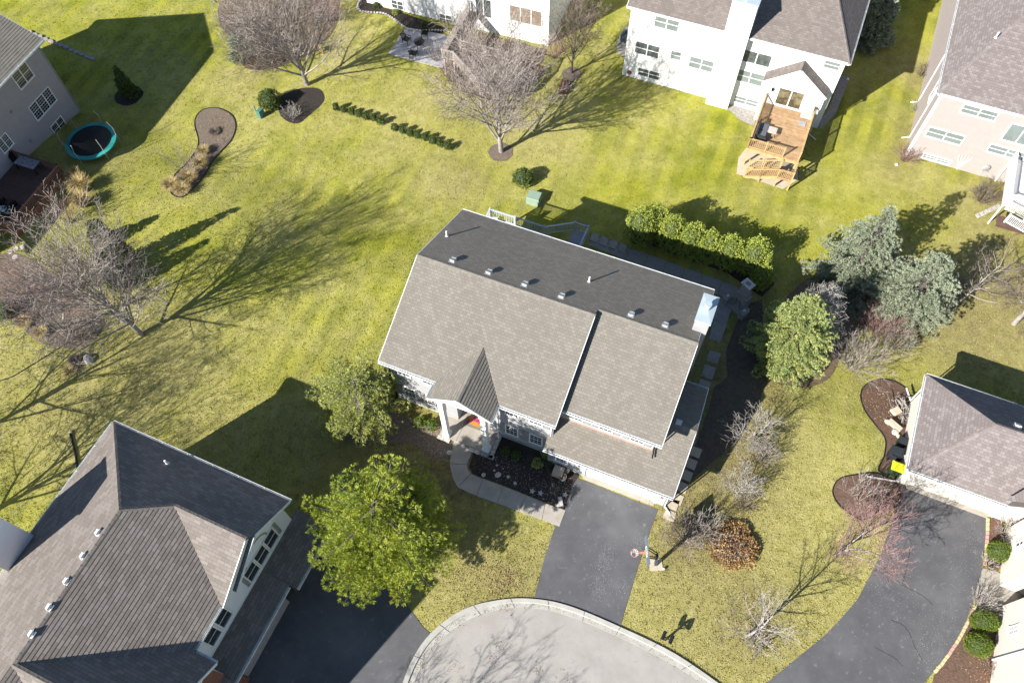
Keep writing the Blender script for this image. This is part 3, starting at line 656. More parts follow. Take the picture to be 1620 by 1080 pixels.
# chimney
mb = MB(); mb.box(.62, 26.5, -.6, 1.28, 28.3, 9.3); C = F.put('chimney', mb, SID_MAIN, H)
mb = MB()
for f in ([(.6, 26.46, 0), (1.29, 26.46, 0), (1.29, 26.46, 9.35), (.6, 26.46, 9.35)], [(1.3, 26.46, 0), (1.3, 28.34, 0), (1.3, 28.34, 9.35), (1.3, 26.46, 9.35)], [(.44, 26.46, 7.9), (.62, 26.46, 7.9), (.62, 26.46, 9.35), (.44, 26.46, 9.35)]): mb.courses(f, .19, .014)
mb.box(.42, 26.47, 7.6, .62, 28.33, 9.35); F.put('siding', mb, SID_MAIN, C, kind='stuff')
mb = MB(); mb.box(.38, 26.38, 9.35, 1.36, 28.42, 9.5); mb.face([(.38, 26.38, 9.505), (1.36, 26.38, 9.505), (.87, 27.4, 9.58)]); mb.face([(1.36, 26.38, 9.505), (1.36, 28.42, 9.505), (.87, 27.4, 9.58)]); mb.face([(1.36, 28.42, 9.505), (.38, 28.42, 9.505), (.87, 27.4, 9.58)]); mb.face([(.38, 28.42, 9.505), (.38, 26.38, 9.505), (.87, 27.4, 9.58)]); F.put('chimney_cap', mb, CAPM, C)
mb = MB(); mb.tube([(.85, 27.35, 9.52), (.85, 27.35, 9.98)], .17, 16); mb.tube([(.85, 27.35, 9.98), (.85, 27.35, 10.1)], [.23, .2], 16); F.put('flue', mb, CAPM, C)
# vents: seen near the ridge on the back slope
nb_ = Vector((0, k, 1)); pl = (0, k, 1, 6 + k * 31.25)
for a, b in ((716, 413), (773, 432), (830, 451), (888, 470), (998, 499), (1052, 516)): roof_vent(F, H, F.hit(a, b, pl), nb_)
for a, b in ((707, 374), (932, 446)): vent_pipe(F, H, F.hit(a, b, pl), .55)
roof_vent(F, H, F.hit(1074, 668, (0, -.4247, 1, 2.9 - .4247 * 17.93)), Vector((0, -.4247, 1)), sz=.3)
downspout(F, H, [(-16.9, 18.45, 5.85), (-16.9, 18.8, 5.5), (-16.9, 18.8, .2), (-16.95, 18.2, .1)], DARKM)
downspout(F, H, [(-8.95, 18.4, 5.9), (-9.3, 18.82, 5.6), (-9.3, 18.82, .15)])
downspout(F, H, [(-5.6, 18.35, 5.9), (-5.62, 18.8, 5.6), (-5.62, 18.8, .2)])
downspout(F, H, [(.75, 19.55, 5.85), (.68, 19.98, 5.5), (.68, 19.98, 4.0), (.75, 19.5, 3.85)], DARKM)
downspout(F, H, [(2.5, 18.0, 2.8), (2.5, 18.25, 2.5), (2.5, 18.25, .15), (3.0, 17.9, .08)])

# the back deck of the main house
FD = Frame(-22.3, -16.6, 31.0, -1.0); DK = FD.root('deck', 'blue-grey deck with slatted railing and a stair landing behind the middle house', 'deck')
zf = 1.25
DU = FD.hit(775, 331, (0, 0, 1, zf + 1.0)); DV = DU.y
u_a = DU.x; q = FD.hit(816, 341, (0, 0, 1, zf + 1.0)); u_b = u_a + (q.x - u_a)
r_ = FD.hit(850, 352, (0, 0, 1, zf + 1.0)); 
planks(FD, DK, [(u_a, 31.0), (-9.6, 31.0), (-9.6, 32.6), (-12.2, 32.6), (-12.2, DV), (u_a, DV)], zf, mat('grey_deck_board', (.36, .37, .40), .8, island=.1))
railing(FD, DK, [(u_a, 31.1, zf), (u_a, DV, zf), (q.x, DV, zf), (-12.2, DV, zf)], 1.0, RAIL_B, postdown=2.2)
railing(FD, DK, [(-12.2, 32.6, zf), (-10.0, 32.6, zf)], 1.0, RAIL_B, postdown=2.2)
l1 = FD.hit(910, 352, (0, 0, 1, 1.25)); l2 = FD.hit(931, 358, (0, 0, 1, 1.25)); zl = .3
planks(FD, DK, [(l1.x - .1, 33.3), (l2.x, 33.3), (l2.x, l1.y), (l1.x - .1, l1.y)], zl, mat('grey_landing_board', (.36, .37, .40), .8, island=.1))
railing(FD, DK, [(l1.x, l1.y, zl), (l2.x, l1.y, zl), (l2.x, 33.3, zl)], .95, RAIL_B, postdown=1.3)
railing(FD, DK, [(-12.2, DV, zf), (l1.x, l1.y, zl)], .95, RAIL_B, posts=False)
railing(FD, DK, [(-12.2, 33.6, zf), (l1.x, 33.5, zl)], .95, RAIL_B, posts=False)
for i in range(5):
    t = (i + .5) / 5; mb = MB(); u = -12.2 + (l1.x + 12.2) * t; z = zf + (zl - zf) * (i + 1) / 6; mb.box(u - .2, 33.55, z - .04, u + .2, min(DV, l1.y) - .05, z); FD.put('stair_tread', mb, RAIL_B, DK)
mb = MB()
for x in (u_a, -12.2): mb.box(x - .06, DV - .1, -1.1, x + .06, DV + .02, zf - .04)
mb.box(u_a, DV - .04, zf - .24, -12.2, DV, zf - .04); FD.put('deck_frame', mb, RAIL_B, DK)
mb = MB(); mb.box(-.28, -.28, .4, .28, .28, .45); mb.prism([(-.28, .25, .45), (.28, .25, .45), (.28, .42, 1.0), (-.28, .42, 1.0)], (0, .04, 0))
for x in (-.25, .25):
    for y in (-.25, .25): mb.box(x - .02, y - .02, 0, x + .02, y + .02, .42)
put('patio_chair', mb, mat('pale_chair_fabric', (.5, .5, .5), .8), loc=FD.world(u_a + .75, DV - 1.0, zf + .002), label='pale chair on the deck behind the middle house', cat='chair')
LITTER = LITTER_ = mat('brown_leaf_litter', (.20, .145, .09), .95, (.11, .08, .05), 5, bump=1, bscale=14, bdist=.05, layers=((18, .6, .7, (.34, .26, .15), 'MIX', .6),))
# ================================================================== lower left house
F = Frame(-23.5, -30.0, -14.0); B = F.root('house', 'large two-storey house with brown-grey hip roof and triple window gable at the lower left corner', 'house')
ze = 6.2
R1 = (-24.55, 3.4, 9.3); R2 = (-22.51, 4.85, 8.312); RB = (-24.55, -4.9, 9.3)
VB = (-18.15, 1.55, ze); SB = (-18.15, -1.0, ze); S1 = (-23.3, -5.4, 8.75)
roof(F, B, [
    [(-30.1, 7.95, ze), (-30.1, -14, ze), (-24.55, -14, 9.3), R1],
    [(-17.78, 7.95, ze), (-30.1, 7.95, ze), R1, R2, (-18.0, 4.85, 8.312), (-17.78, 5.2, 8.0736)],
    [R1, RB, SB, VB, R2],
    [VB, (-18.0, 1.55, ze), (-18.0, 4.85, 8.312), R2],
    [(-18.0, 2.45, ze), (-17.78, 2.45, ze), (-17.78, 5.2, 8.07), (-18.0, 5.2, 8.07)],
    [(-16.75, -1.0, ze), SB, RB, (-16.75, -4.9, 9.3)],
    [(-18.15, -8.8, ze), (-16.75, -8.8, ze), (-16.75, -4.9, 9.3), (-24.55, -4.9, 9.3)],
    [(-24.55, -14, 9.3), (-18.15, -14, ze), (-18.15, -8.8, ze), (-24.55, -4.9, 9.3)],
], SH_BL, .21)
for a, b in ((R1, (-30.1, 7.95, ze)), (R1, RB), (R1, R2), (R2, (-18.0, 4.85, 8.312)), (RB, (-17, -4.9, 9.3))): ridgecap(F, B, a, b, SH_BL)
WE = Wall(F, (-18.3, -1.0), (-18.3, 7.55), B)
WE.body([(0, 2.6), (8.55, 2.6), (8.55, 6.1), (6.2, 7.75), (3.5, 6.1), (0, 6.1)], SID_BL, SID_BL)
WE2 = Wall(F, (-17.2, -5.2), (-17.2, -1.4), B); WE2.body([(0, 0), (3.8, 0), (3.8, 6.0), (0, 8.6)], SID_BL, SID_BL)
Wall(F, (-17.2, -1.4), (-18.3, -1.4), B).body([(0, 0), (1.1, 0), (1.1, 6.1), (0, 6.1)], SID_BL, SID_BL)
WN = Wall(F, (-18.3, 7.55), (-29.7, 7.55), B); WN.body([(0, -.2), (11.4, -.2), (11.4, 6.1), (0, 6.1)], SID_BL, SID_BL)
WW = Wall(F, (-29.7, 7.55), (-29.7, -14), B); WW.body([(0, 0), (21, 0), (21, 6.1), (0, 6.1)], SID_BL, SID_BL)
# gable windows: three above the low roof, and two under the eave
pts = [WE.px(*q) for q in ((394, 893), (427, 828), (440, 842), (408, 901))]
a0 = 4.75; a1 = 7.75
for i in range(3):
    s0 = 4.35 + i * 1.02; WE.window(s0, s0 + .98, 3.75, 5.4, units=1, glass=GLASS, name='window', fr=.07)
mb = MB(); cen = WE.P(5.85, 5.62, .0)
for i in range(14):
    t0 = PI * i / 14; t1 = PI * (i + 1) / 14; mb.prism([WE.P(5.85 + 1.0 * math.cos(t0), 5.47 + .85 * math.sin(t0)), WE.P(5.85 + 1.12 * math.cos(t0), 5.47 + .97 * math.sin(t0)), WE.P(5.85 + 1.12 * math.cos(t1), 5.47 + .97 * math.sin(t1)), WE.P(5.85 + 1.0 * math.cos(t1), 5.47 + .85 * math.sin(t1))], WE.n * .04)
F.put('arch_trim', mb, SHUT, B)
for x in (4.1, 7.45): WE.trim(x, 3.75, x + .22, 5.4, SHUT, .06, 'shutter')
for x in (.55, 1.6): WE.window(x, x + .95, 3.9, 5.6, units=1, fr=.07)
WE.trim(0, 2.9, 8.55, 3.4, WHITE, .05, 'trim')
# low garage roof along the drive
roof(F, B, [[(-16.5, -1.5, 2.9), (-16.5, 4.2, 2.9), (-18.35, 4.2, 3.3), (-18.35, -1.5, 3.3)], [(-16.05, 4.2, 2.7), (-16.05, 8.2, 2.7), (-18.35, 8.2, 3.3), (-18.35, 4.2, 3.3)], [(-16.5, -6, 2.9), (-16.5, -1.5, 2.9), (-17.3, -1.5, 3.25), (-17.3, -6, 3.25)]], SH_BL, .21)
gutter(F, B, (-16.5, -6, 2.9), (-16.5, 4.1, 2.9), (1, 0)); gutter(F, B, (-16.05, 4.2, 2.7), (-16.05, 8.2, 2.7), (1, 0))
WG = Wall(F, (-16.9, -6), (-16.9, 8.0), B)
WG.body([(0, 2.2), (10.3, 2.2), (10.3, 2.85), (0, 2.85)], SID_BL, SID_BL); WG.body([(10.9, 0), (14, 0), (14, 2.8), (10.9, 2.8)], SID_BL, SID_BL)
garage_door(F, B, Wall(F, (-17.0, -6), (-17.0, 8), B), 4.9, 9.6, .03, 2.2, mat('taupe_garage_door', (.42, .38, .35), .6))
for a in (4.35, 10.3):
    mb = MB()
    for r in range(26):
        for c in range(3):
            x = a + c * .19 + (.09 if r % 2 else 0); mb.prism([WG.P(x, .02 + r * .085, -.02), WG.P(x + .18, .02 + r * .085, -.02), WG.P(x + .18, .095 + r * .085, -.02), WG.P(x, .095 + r * .085, -.02)], WG.n * .12)
    F.put('brick_pier', mb, BRICK, B, kind='stuff')
mb = MB(); WGm = Wall(F, (-16.62, -6), (-16.62, 8), B)
for r in range(30):
    mb.prism([WE2.P(2.9, 2.9 + r * .085, .0), WE2.P(3.8, 2.9 + r * .085, .0), WE2.P(3.8, 2.975 + r * .085, .0), WE2.P(2.9, 2.975 + r * .085, .0)], WE2.n * .06)
F.put('brick_band', mb, BRICK, B, kind='stuff')
gutter(F, B, (-30.1, 7.95, ze), (-17.74, 7.95, ze), (0, 1)); gutter(F, B, (-30.1, -14, ze), (-30.1, 7.95, ze), (-1, 0)); gutter(F, B, (-18.15, -1.0, ze), (-18.15, 1.5, ze), (1, 0)); gutter(F, B, (-18.15, -1.0, ze), (-16.75, -1.0, ze), (0, 1))
rake(F, B, (-17.76, 7.95, ze), (-17.76, 5.2, 8.06)); rake(F, B, (-17.76, 5.2, 8.06), (-17.76, 2.45, ze)); rake(F, B, (-17.98, 1.5, ze), (-17.98, 4.85, 8.3)); rake(F, B, (-16.73, -1.0, ze), (-16.73, -4.9, 9.3))
plw = (-.5586, 0, 1, ze + .5586 * 30.1)
for a, b in ((157, 843), (133, 880), (107, 920), (80, 961), (52, 1003)): roof_vent(F, B, F.hit(a, b, plw), Vector((-.5586, 0, 1)), VENTW, .28)
vent_pipe(F, B, F.hit(265, 733, (0, .6813, 1, ze + .6813 * 7.95)), .45)
mb = MB()
p0 = F.hit(30, 890, plw)
mb.box(-31.5, -1.55, 0, -29.75, .55, 10.6); C = F.put('chimney', mb, SID_BL, B)
mb = MB(); mb.courses([(-29.74, -1.56, 5.9), (-29.74, .56, 5.9), (-29.74, .56, 10.6), (-29.74, -1.56, 10.6)]); mb.courses([(-31.5, -1.56, 0), (-29.74, -1.56, 0), (-29.74, -1.56, 10.6), (-31.5, -1.56, 10.6)]); F.put('siding', mb, SID_BL, C, kind='stuff')
mb = MB(); mb.box(-31.6, -1.65, 10.6, -29.65, .65, 10.75); F.put('chimney_cap', mb, CAPM, C)
mb = MB(); e = GP(112, 686); e2 = GP(124, 742); F2 = [(e.x, e.y, .07), ((e.x + e2.x) / 2 + .05, (e.y + e2.y) / 2, .07), (e2.x, e2.y, .07), (e2.x + .1, e2.y - 1.2, .07)]
mb.tube(F2, .075, 8); o = put('drain_pipe', mb, BLACK, label='black corrugated drain pipe lying on the grass beside the lower left house', cat='pipe')
mb = MB(); mb.tube([(e.x, e.y, .07), (e.x - .03, e.y + .12, .07)], .095, 8); put('pipe_end', mb, PIPEW, o)

# ================================================================== white house at the top
F = Frame(-22.5, -12.9, 55.7, -1.0); B = F.root('house', 'tall bright white house with brown hip roof and broad chimney at the top', 'house')
ze = 6.4
roof(F, B, [
    [(-13.2, 55.35, ze), (-5.0, 55.35, ze), (-5.0, 63.7, 10.6), (-13.2, 63.7, 10.6)],
    [(-5.0, 55.35, ze), (4.98, 55.35, ze), (2.55, 59.45, 8.47), (.12, 63.7, 10.6), (-5.0, 63.7, 10.6)],
    [(4.98, 55.35, ze), (4.98, 70, ze), (.12, 70, 10.6), (.12, 63.7, 10.6)],
    [(-13.2, 72, ze), (-13.2, 63.7, 10.6), (.12, 63.7, 10.6), (.12, 72, ze)][::-1]], SH_WHITE)
ridgecap(F, B, (.12, 63.7, 10.6), (4.98, 55.35, ze), SH_WHITE)
WF = Wall(F, (-12.9, 55.72), (4.75, 55.72), B); WF.body([(0, -1), (17.65, -1), (17.65, 6.35), (0, 6.35)], SID_WHITE, SID_WHITE)
Wall(F, (-12.9, 70), (-12.9, 55.72), B).body([(0, -1), (14.3, -1), (14.3, 6.4), (7.0, 10.2), (6, 10.2), (0, 6.4)], SID_WHITE, SID_WHITE)
Wall(F, (4.75, 55.72), (4.75, 70), B).body([(0, -1), (14.3, -1), (14.3, 6.4), (0, 6.4)], SID_WHITE, SID_WHITE)
gutter(F, B, (-13.2, 55.35, ze), (-5.05, 55.35, ze), (0, -1)); gutter(F, B, (-2.9, 55.35, ze), (5.0, 55.35, ze), (0, -1)); gutter(F, B, (4.98, 55.3, ze), (4.98, 70, ze), (1, 0)); rake(F, B, (-13.22, 55.35, ze), (-13.22, 63.7, 10.6))
mb = MB(); mb.box(-4.95, 55.02, -1, -3.0, 55.7, 9.5); C = F.put('chimney', mb, SID_WHITE, B)
mb = MB(); mb.courses([(-4.96, 55.01, -1), (-2.99, 55.01, -1), (-2.99, 55.01, 9.5), (-4.96, 55.01, 9.5)]); mb.box(-4.95, 55.7, 6.2, -3.0, 56.6, 9.5); F.put('siding', mb, SID_WHITE, C, kind='stuff')
mb = MB(); mb.box(-5.02, 54.95, 9.5, -2.93, 56.65, 9.6); F.put('chimney_cap', mb, CAPM, C); mb = MB(); mb.tube([(-4.0, 55.7, 9.6), (-4.0, 55.7, 10.1)], .22, 14); mb.tube([(-4.0, 55.7, 10.1), (-4.0, 55.7, 10.2)], .32, 14); F.put('flue', mb, VENTM, C)
gl = GLASS_P
WF.winpx(1037, 22, 1073, 52, units=2, glass=gl); WF.winpx(1006, 63, 1042, 94, units=2, glass=GLASS_T); WF.winpx(1010, 105, 1043, 128, units=2, glass=GLASS_T)
WF.winpx(1062, 78, 1077, 97, units=1, glass=gl); WF.winpx(1092, 87, 1127, 116, units=2, glass=gl)
for x in (1103, 1120):
    c = WF.px(x, 70); WF.trim(c[0] - .02, c[1] - .9, c[0] + .02, c[1] + .6, VENTM, .06, 'vent_slot')
WF.winpx(1177, 76, 1217, 108, units=2, glass=GLASS_T, split=False); WF.winpx(1168, 107, 1205, 138, units=2, glass=gl); WF.winpx(1163, 149, 1198, 171, units=2, glass=gl); WF.winpx(1306, 93, 1327, 113, units=1, glass=gl)
mb = MB(); c = WF.px(996, 114); p = WF.P(c[0], c[1], .12); mb.tube([WF.P(c[0], c[1], .02), WF.P(c[0], c[1], .12)], .2, 12); F.put('hose_reel', mb, BRICK, B)
# sunroom bump with steep gable
zb = 3.35
roof(F, B, [[(-.85, 54.5, zb), (1.75, 54.5, 5.35), (1.75, 55.7, 5.35), (-.85, 55.7, zb)], [(1.75, 54.5, 5.35), (4.35, 54.5, zb), (4.35, 55.7, zb), (1.75, 55.7, 5.35)]], SH_WHITE)
WB = Wall(F, (-.55, 54.75), (4.15, 54.75), B); WB.body([(0, 1.0), (4.7, 1.0), (4.7, 3.3), (2.3, 5.2), (0, 3.3)], SID_WHITE, SID_WHITE)
Wall(F, (4.15, 54.75), (4.15, 55.7), B).body([(0, -1), (.95, -1), (.95, 3.4), (0, 3.4)], SID_WHITE, SID_WHITE)
Wall(F, (-.55, 55.7), (-.55, 54.75), B).body([(0, -1), (.95, -1), (.95, 3.4), (0, 3.4)], SID_WHITE, SID_WHITE)
WB.body([(0, -1), (4.7, -1), (4.7, 1.0), (0, 1.0)], FOUND, SID_WHITE)
rake(F, B, (-.85, 54.48, zb), (1.75, 54.48, 5.35)); rake(F, B, (1.75, 54.48, 5.35), (4.35, 54.48, zb))
a = WB.px(1229, 149); b = WB.px(1262, 182); WB.window(a[0], b[0], 1.25, 3.1, units=2, glass=mat('sliding_door_glass', (.20, .17, .10), .08, (.06, .05, .03), 1.5, (.4, .6), spec=.8), split=False, name='sliding_door', fr=.09)
lantern(F, B, WB, a[0] - .45, 2.7); downspout(F, B, [(4.3, 54.6, 3.2), (4.25, 54.7, 2.9), (4.25, 54.7, -.9), (4.9, 54.3, -.95)])
FW = F
# its wooden deck with stairs
F = Frame(-22.5, -.2, 49.2, -1.0); B = F.root('deck', 'honey-coloured raised wooden deck with zigzag stair against the white house', 'deck')
zd = 1.15; poly = [(-.25, 49.2), (3.9, 49.2), (3.9, 54.7), (-.25, 54.7)]
planks(F, B, poly, zd, WOOD)
mb = MB(); mb.box(-.25, 49.15, zd - .3, 3.9, 49.2, zd - .04); mb.box(-.3, 49.15, zd - .3, -.25, 54.7, zd - .0); mb.box(3.9, 49.15, zd - .3, 3.95, 54.7, zd - .0)
for u in (.5, 1.3, 2.1, 2.9, 3.5): mb.box(u, 49.2, zd - .28, u + .05, 54.7, zd - .04)
F.put('deck_frame', mb, WOOD_Y, B)
railing(F, B, [(-.22, 54.6, zd), (-.22, 52, zd), (-.22, 49.25, zd)], .95, WOOD_Y, gap=.14)
railing(F, B, [(-.22, 49.25, zd), (1.15, 49.25, zd), (2.6, 49.25, zd)], .95, WOOD_Y, gap=.14)
railing(F, B, [(3.87, 54.6, zd), (3.87, 52, zd), (3.87, 49.25, zd)], .95, WOOD_Y, gap=.14)
for u, v in ((-.1, 49.4), (1.3, 49.4), (2.7, 49.4), (3.8, 49.4), (-.1, 52), (3.8, 52)):
    mb = MB(); mb.box(u - .07, v - .07, -1, u + .07, v + .07, zd - .28); F.put('deck_post', mb, WOOD_Y, B)
zl = .05; planks(F, B, [(2.75, 47.95), (3.95, 47.95), (3.95, 49.1), (2.75, 49.1)], zl, WOOD)
railing(F, B, [(2.75, 48.0, zl), (3.92, 48.0, zl), (3.92, 49.1, zl)], .95, WOOD_Y, gap=.13)
for u in (2.8, 3.9):
    mb = MB(); mb.box(u - .06, 47.95, -1, u + .06, 48.07, zl - .04); F.put('deck_post', mb, WOOD_Y, B)
for i in range(6):
    t = (i + .5) / 6; u = 2.7 - 2.4 * t; z = zl - (zl + 1) * (i + 1) / 7; mb = MB(); mb.box(u - .2, 48.0, z - .04, u + .2, 49.05, z); F.put('stair_tread', mb, WOOD, B)
for v in (48.02, 49.05):
    mb = MB(); mb.beam((2.75, v, zl - .12), (.25, v, -.95), .05, .26); F.put('stringer', mb, WOOD_Y, B)
    railing(F, B, [(2.75, v, zl), (1.5, v, zl - .52), (.3, v, -.98)], .95, WOOD_Y, gap=.14)
for (u, v, z0) in ((1.5, 48.02, -1),):
    mb = MB(); mb.box(u - .05, v - .05, z0, u + .05, v + .05, .5); F.put('deck_post', mb, WOOD_Y, B)

# ================================================================== pink house, upper right
F = Frame(-23, 11.75, 55.6, -1.0); B = F.root('house', 'pale pink sided house with mauve shingle roof at the upper right edge', 'house')
ze = 6.0
roof(F, B, [[(11.4, 55.25, ze), (30, 55.25, ze), (30, 61.5, 9.5), (15.2, 61.5, 9.5)], [(11.4, 80, ze), (11.4, 55.25, ze), (15.2, 61.5, 9.5), (15.2, 80, 9.5)], [(15.2, 61.5, 9.5), (30, 61.5, 9.5), (30, 80, 9.6), (15.2, 80, 9.6)]], SH_PINK)
ridgecap(F, B, (15.2, 61.5, 9.5), (11.4, 55.25, ze), SH_PINK)
WF = Wall(F, (11.75, 55.65), (30, 55.65), B); WF.body([(0, -1), (18, -1), (18, 5.95), (0, 5.95)], SID_PINK, SID_PINK)
WL = Wall(F, (11.75, 80), (11.75, 55.65), B); WL.body([(0, -1), (24.35, -1), (24.35, 5.95), (0, 5.95)], SID_PINK, SID_PINK)
WF.trim(0, -1, .16, 5.9, WHITE, .06, 'corner_board'); WL.trim(24.2, -1, 24.35, 5.9, WHITE, .06, 'corner_board')
gutter(F, B, (11.4, 55.25, ze), (30, 55.25, ze), (0, -1)); gutter(F, B, (11.4, 80, ze), (11.4, 55.25, ze), (-1, 0))
WF.winpx(1526, 163, 1573, 192, units=2, glass=GLASS_P); WF.winpx(1471, 199, 1519, 230, units=2, glass=GLASS_P); WF.winpx(1462, 241, 1502, 261, units=2, glass=GLASS_P); WF.winpx(1568, 226, 1618, 255, units=2, glass=GLASS_P)
a = WF.px(1598, 198); WF.window(a[0], a[0] + 2.2, a[1] - 1.5, a[1] + .3, units=2, glass=GLASS_P, split=False, name='patio_door')
mb = MB(); c = WF.px(1520, 258)
for q in (-.5, -.25, 0, .25, .5): mb.beam(WF.P(c[0], c[1] - .7, .08), WF.P(c[0] + q, c[1] + .9, .1), .04, .03)
mb.beam(WF.P(c[0] - .25, c[1] + .1, .1), WF.P(c[0] + .25, c[1] + .1, .1), .04, .03); put('trellis', mb.mesh('trellis'), WHITE, label='white fan trellis leaning on the pink house wall', cat='trellis').matrix_world = Matrix.Rotation(F.a, 4, 'Z')
vp = Vector((0, -.56, 1)); v_ = F.hit(1575, 60, (0, -.56, 1, ze - .56 * 55.25)); vent_pipe(F, B, v_, .5)
WL.window(21.0, 21.9, 2.5, 4.6, units=1, glass=GLASS_P)
for v in (57.5, 62): downspout(F, B, [(11.68, v, 5.7), (11.68, v, -.8), (11.1, v - .2, -.9)])
# its white balcony
DF = Frame(-23, 19.0, 55.0, -1.0); D = DF.root('balcony', 'white balcony with slatted railing and stairs at the right edge beside the pink house', 'balcony')
zb = 1.6
q = DF.hit(1590, 320, (0, 0, 1, zb)); u0, v0 = q.x, q.y
planks(DF, D, [(u0, v0), (u0 + 5, v0), (u0 + 5, 55.6), (u0, 55.6)], zb, WHITE)
mb = MB(); mb.box(u0 - .1, v0 - .08, zb - .3, u0 + 5, v0, zb + .02); mb.box(u0 - .1, v0, zb - .3, u0, 55.6, zb + .02); DF.put('deck_frame', mb, WHITE, D)
railing(DF, D, [(u0, 55.5, zb), (u0, v0, zb), (u0 + 2, v0, zb), (u0 + 4, v0, zb)], .95, WHITE, gap=.13, postdown=2.6)
railing(DF, D, [(u0 + .2, v0 - .4, zb - .3), (u0 + 3, v0 - .5, .6)], .9, WHITE, gap=.13); railing(DF, D, [(u0 + .3, v0 - 1.6, zb - .4), (u0 + 3, v0 - 1.7, .5)], .9, WHITE, gap=.13)
planks(DF, D, [(u0, v0 - 1.6), (u0 + 3, v0 - 1.6), (u0 + 3, v0 - .4), (u0, v0 - .4)], .55, WOOD_R)

# ================================================================== upper left house
F = Frame(-20.2, -54.4, 22.0, -1.0); B = F.root('house', 'mauve-grey sided house with olive-tan roof at the left edge near the trampoline', 'house')
ze = 6.5
roof(F, B, [[(-54.1, 12, ze), (-54.1, 36.25, ze), (-60.5, 36.25, 9.6), (-60.5, 12, 9.6)], [(-66.9, 36.25, ze), (-66.9, 12, ze), (-60.5, 12, 9.6), (-60.5, 36.25, 9.6)]], SH_TL, .22)
WF = Wall(F, (-54.45, 14), (-54.45, 35.8), B); WF.body([(0, -1), (21.8, -1), (21.8, 6.4), (0, 6.4)], SID_TL, SID_TL, .22)
Wall(F, (-54.45, 35.8), (-66.5, 35.8), B).body([(0, -1), (12, -1), (12, 6.4), (6, 9.3), (0, 6.4)], SID_TL, SID_TL, .22)
WF.trim(21.68, -1, 21.8, 6.4, SHUT, .06, 'corner_board')
gutter(F, B, (-54.1, 12, ze), (-54.1, 36.25, ze), (1, 0)); rake(F, B, (-54.1, 36.27, ze), (-60.5, 36.27, 9.6))
def w4(x0, y0, x1, y1, h, units, **kk):
    a = WF.px(x0, y0); b = WF.px(x1, y1); return WF.window(a[0], b[0], (a[1] + b[1]) / 2 - h, (a[1] + b[1]) / 2, units=units, **kk)
w4(15, 119, 39, 97, 1.5, 2, glass=mat('curtained_dark_glass', (.045, .052, .062), .1, (.03, .036, .045), 1, spec=.8)); w4(43, 170, 75, 136, 1.55, 3, grid=(3, 3), mu=.006, glass=mat('deep_window_glass', (.015, .018, .022), .08)); w4(78, 201, 95, 182, 1.25, 2, glass=GLASS); w4(-8, 226, 7, 208, 1.3, 2, grid=(3, 3), mu=.006, glass=GLASS)
for a, b in ((17, 177), (48, 223)):
    c = WF.px(a, b); mb = MB(); mb.prism([WF.P(c[0] - .1, c[1] - .1), WF.P(c[0] + .1, c[1] - .1), WF.P(c[0] + .1, c[1] + .1), WF.P(c[0] - .1, c[1] + .1)], WF.n * .1); F.put('wall_vent', mb, SHUT, B)
# deck in front
F = Frame(-20.2, -54.4, 22.0, -1.0); D = F.root('deck', 'red-brown deck with copper railing at the left edge', 'deck'); zf = .65
planks(F, D, [(-54.35, 22.0), (-49.9, 22.0), (-49.9, 28.3), (-54.35, 28.3)], zf, WOOD_R)
railing(F, D, [(-54.3, 28.3, zf), (-49.9, 28.3, zf)], .95, WOOD_R, gap=.13); railing(F, D, [(-49.9, 28.3, zf), (-49.9, 25.8, zf), (-49.9, 23.9, zf), (-49.9, 22.05, zf), (-51.6, 22.05, zf)], .95, WOOD_C, gap=.12)
mb = MB(); mb.box(-49.9, 22.0, zf - .7, -49.82, 28.3, zf - .02); mb.box(-54.3, 21.95, zf - .7, -49.82, 22.0, zf - .02); mb.box(-54.3, 28.3, zf - .7, -49.82, 28.35, zf - .02); F.put('deck_skirt', mb, WOOD_C, D)
for v in (22.1, 25.2, 28.1):
    mb = MB(); mb.box(-50.05, v - .07, -1, -49.9, v + .07, zf - .1); F.put('deck_post', mb, WOOD_C, D)
for i in range(7):
    mb = MB(); v = 21.8 - i * .28; z = zf - .2 * (i + 1); mb.box(-53.3, v - .16, z - .04, -51.7, v + .14, z); F.put('stair_tread', mb, WOOD_C, D)
for u in (-53.35, -51.65):
    mb = MB(); mb.beam((u, 22, zf - .1), (u, 20.0, -.9), .06, .26); F.put('stringer', mb, WOOD_C, D)
TLF = F

# ================================================================== top centre house
F = Frame(-20, -35, 57.5, -1.0); B = F.root('house', 'white house behind the bare trees at the top, with patio and grey deck', 'house')
WF = Wall(F, (-36.5, 57.55), (-17.95, 57.55), B); WF.body([(0, -1), (18.55, -1), (18.55, 6.2), (0, 6.2)], SID_WHITE, SID_WHITE)
Wall(F, (-17.95, 57.55), (-17.95, 68), B).body([(0, -1), (10.45, -1), (10.45, 6.2), (0, 6.2)], SID_WHITE, SID_WHITE)
Wall(F, (-36.5, 68), (-36.5, 57.55), B).body([(0, -1), (10.45, -1), (10.45, 6.2), (0, 6.2)], SID_WHITE, SID_WHITE)
roof(F, B, [[(-36.9, 57.1, 6.2), (-17.6, 57.1, 6.2), (-17.6, 63, 9), (-36.9, 63, 9)], [(-17.6, 69, 6.2), (-36.9, 69, 6.2), (-36.9, 63, 9), (-17.6, 63, 9)]], SH_WHITE)
WF.trim(18.4, -1, 18.55, 6.2, WHITE, .06, 'corner_board')
WF.winpx(618, -2, 640, 17, units=2, glass=GLASS_T); WF.winpx(694, 20, 717, 39, units=2, glass=GLASS_T); WF.winpx(751, -6, 779, 30, units=2, glass=GLASS_T, split=False, name='patio_door'); WF.winpx(806, 6, 858, 44, units=3, glass=mat('tan_curtained_glass', (.28, .22, .16), .12, (.16, .12, .09), 2), split=False)
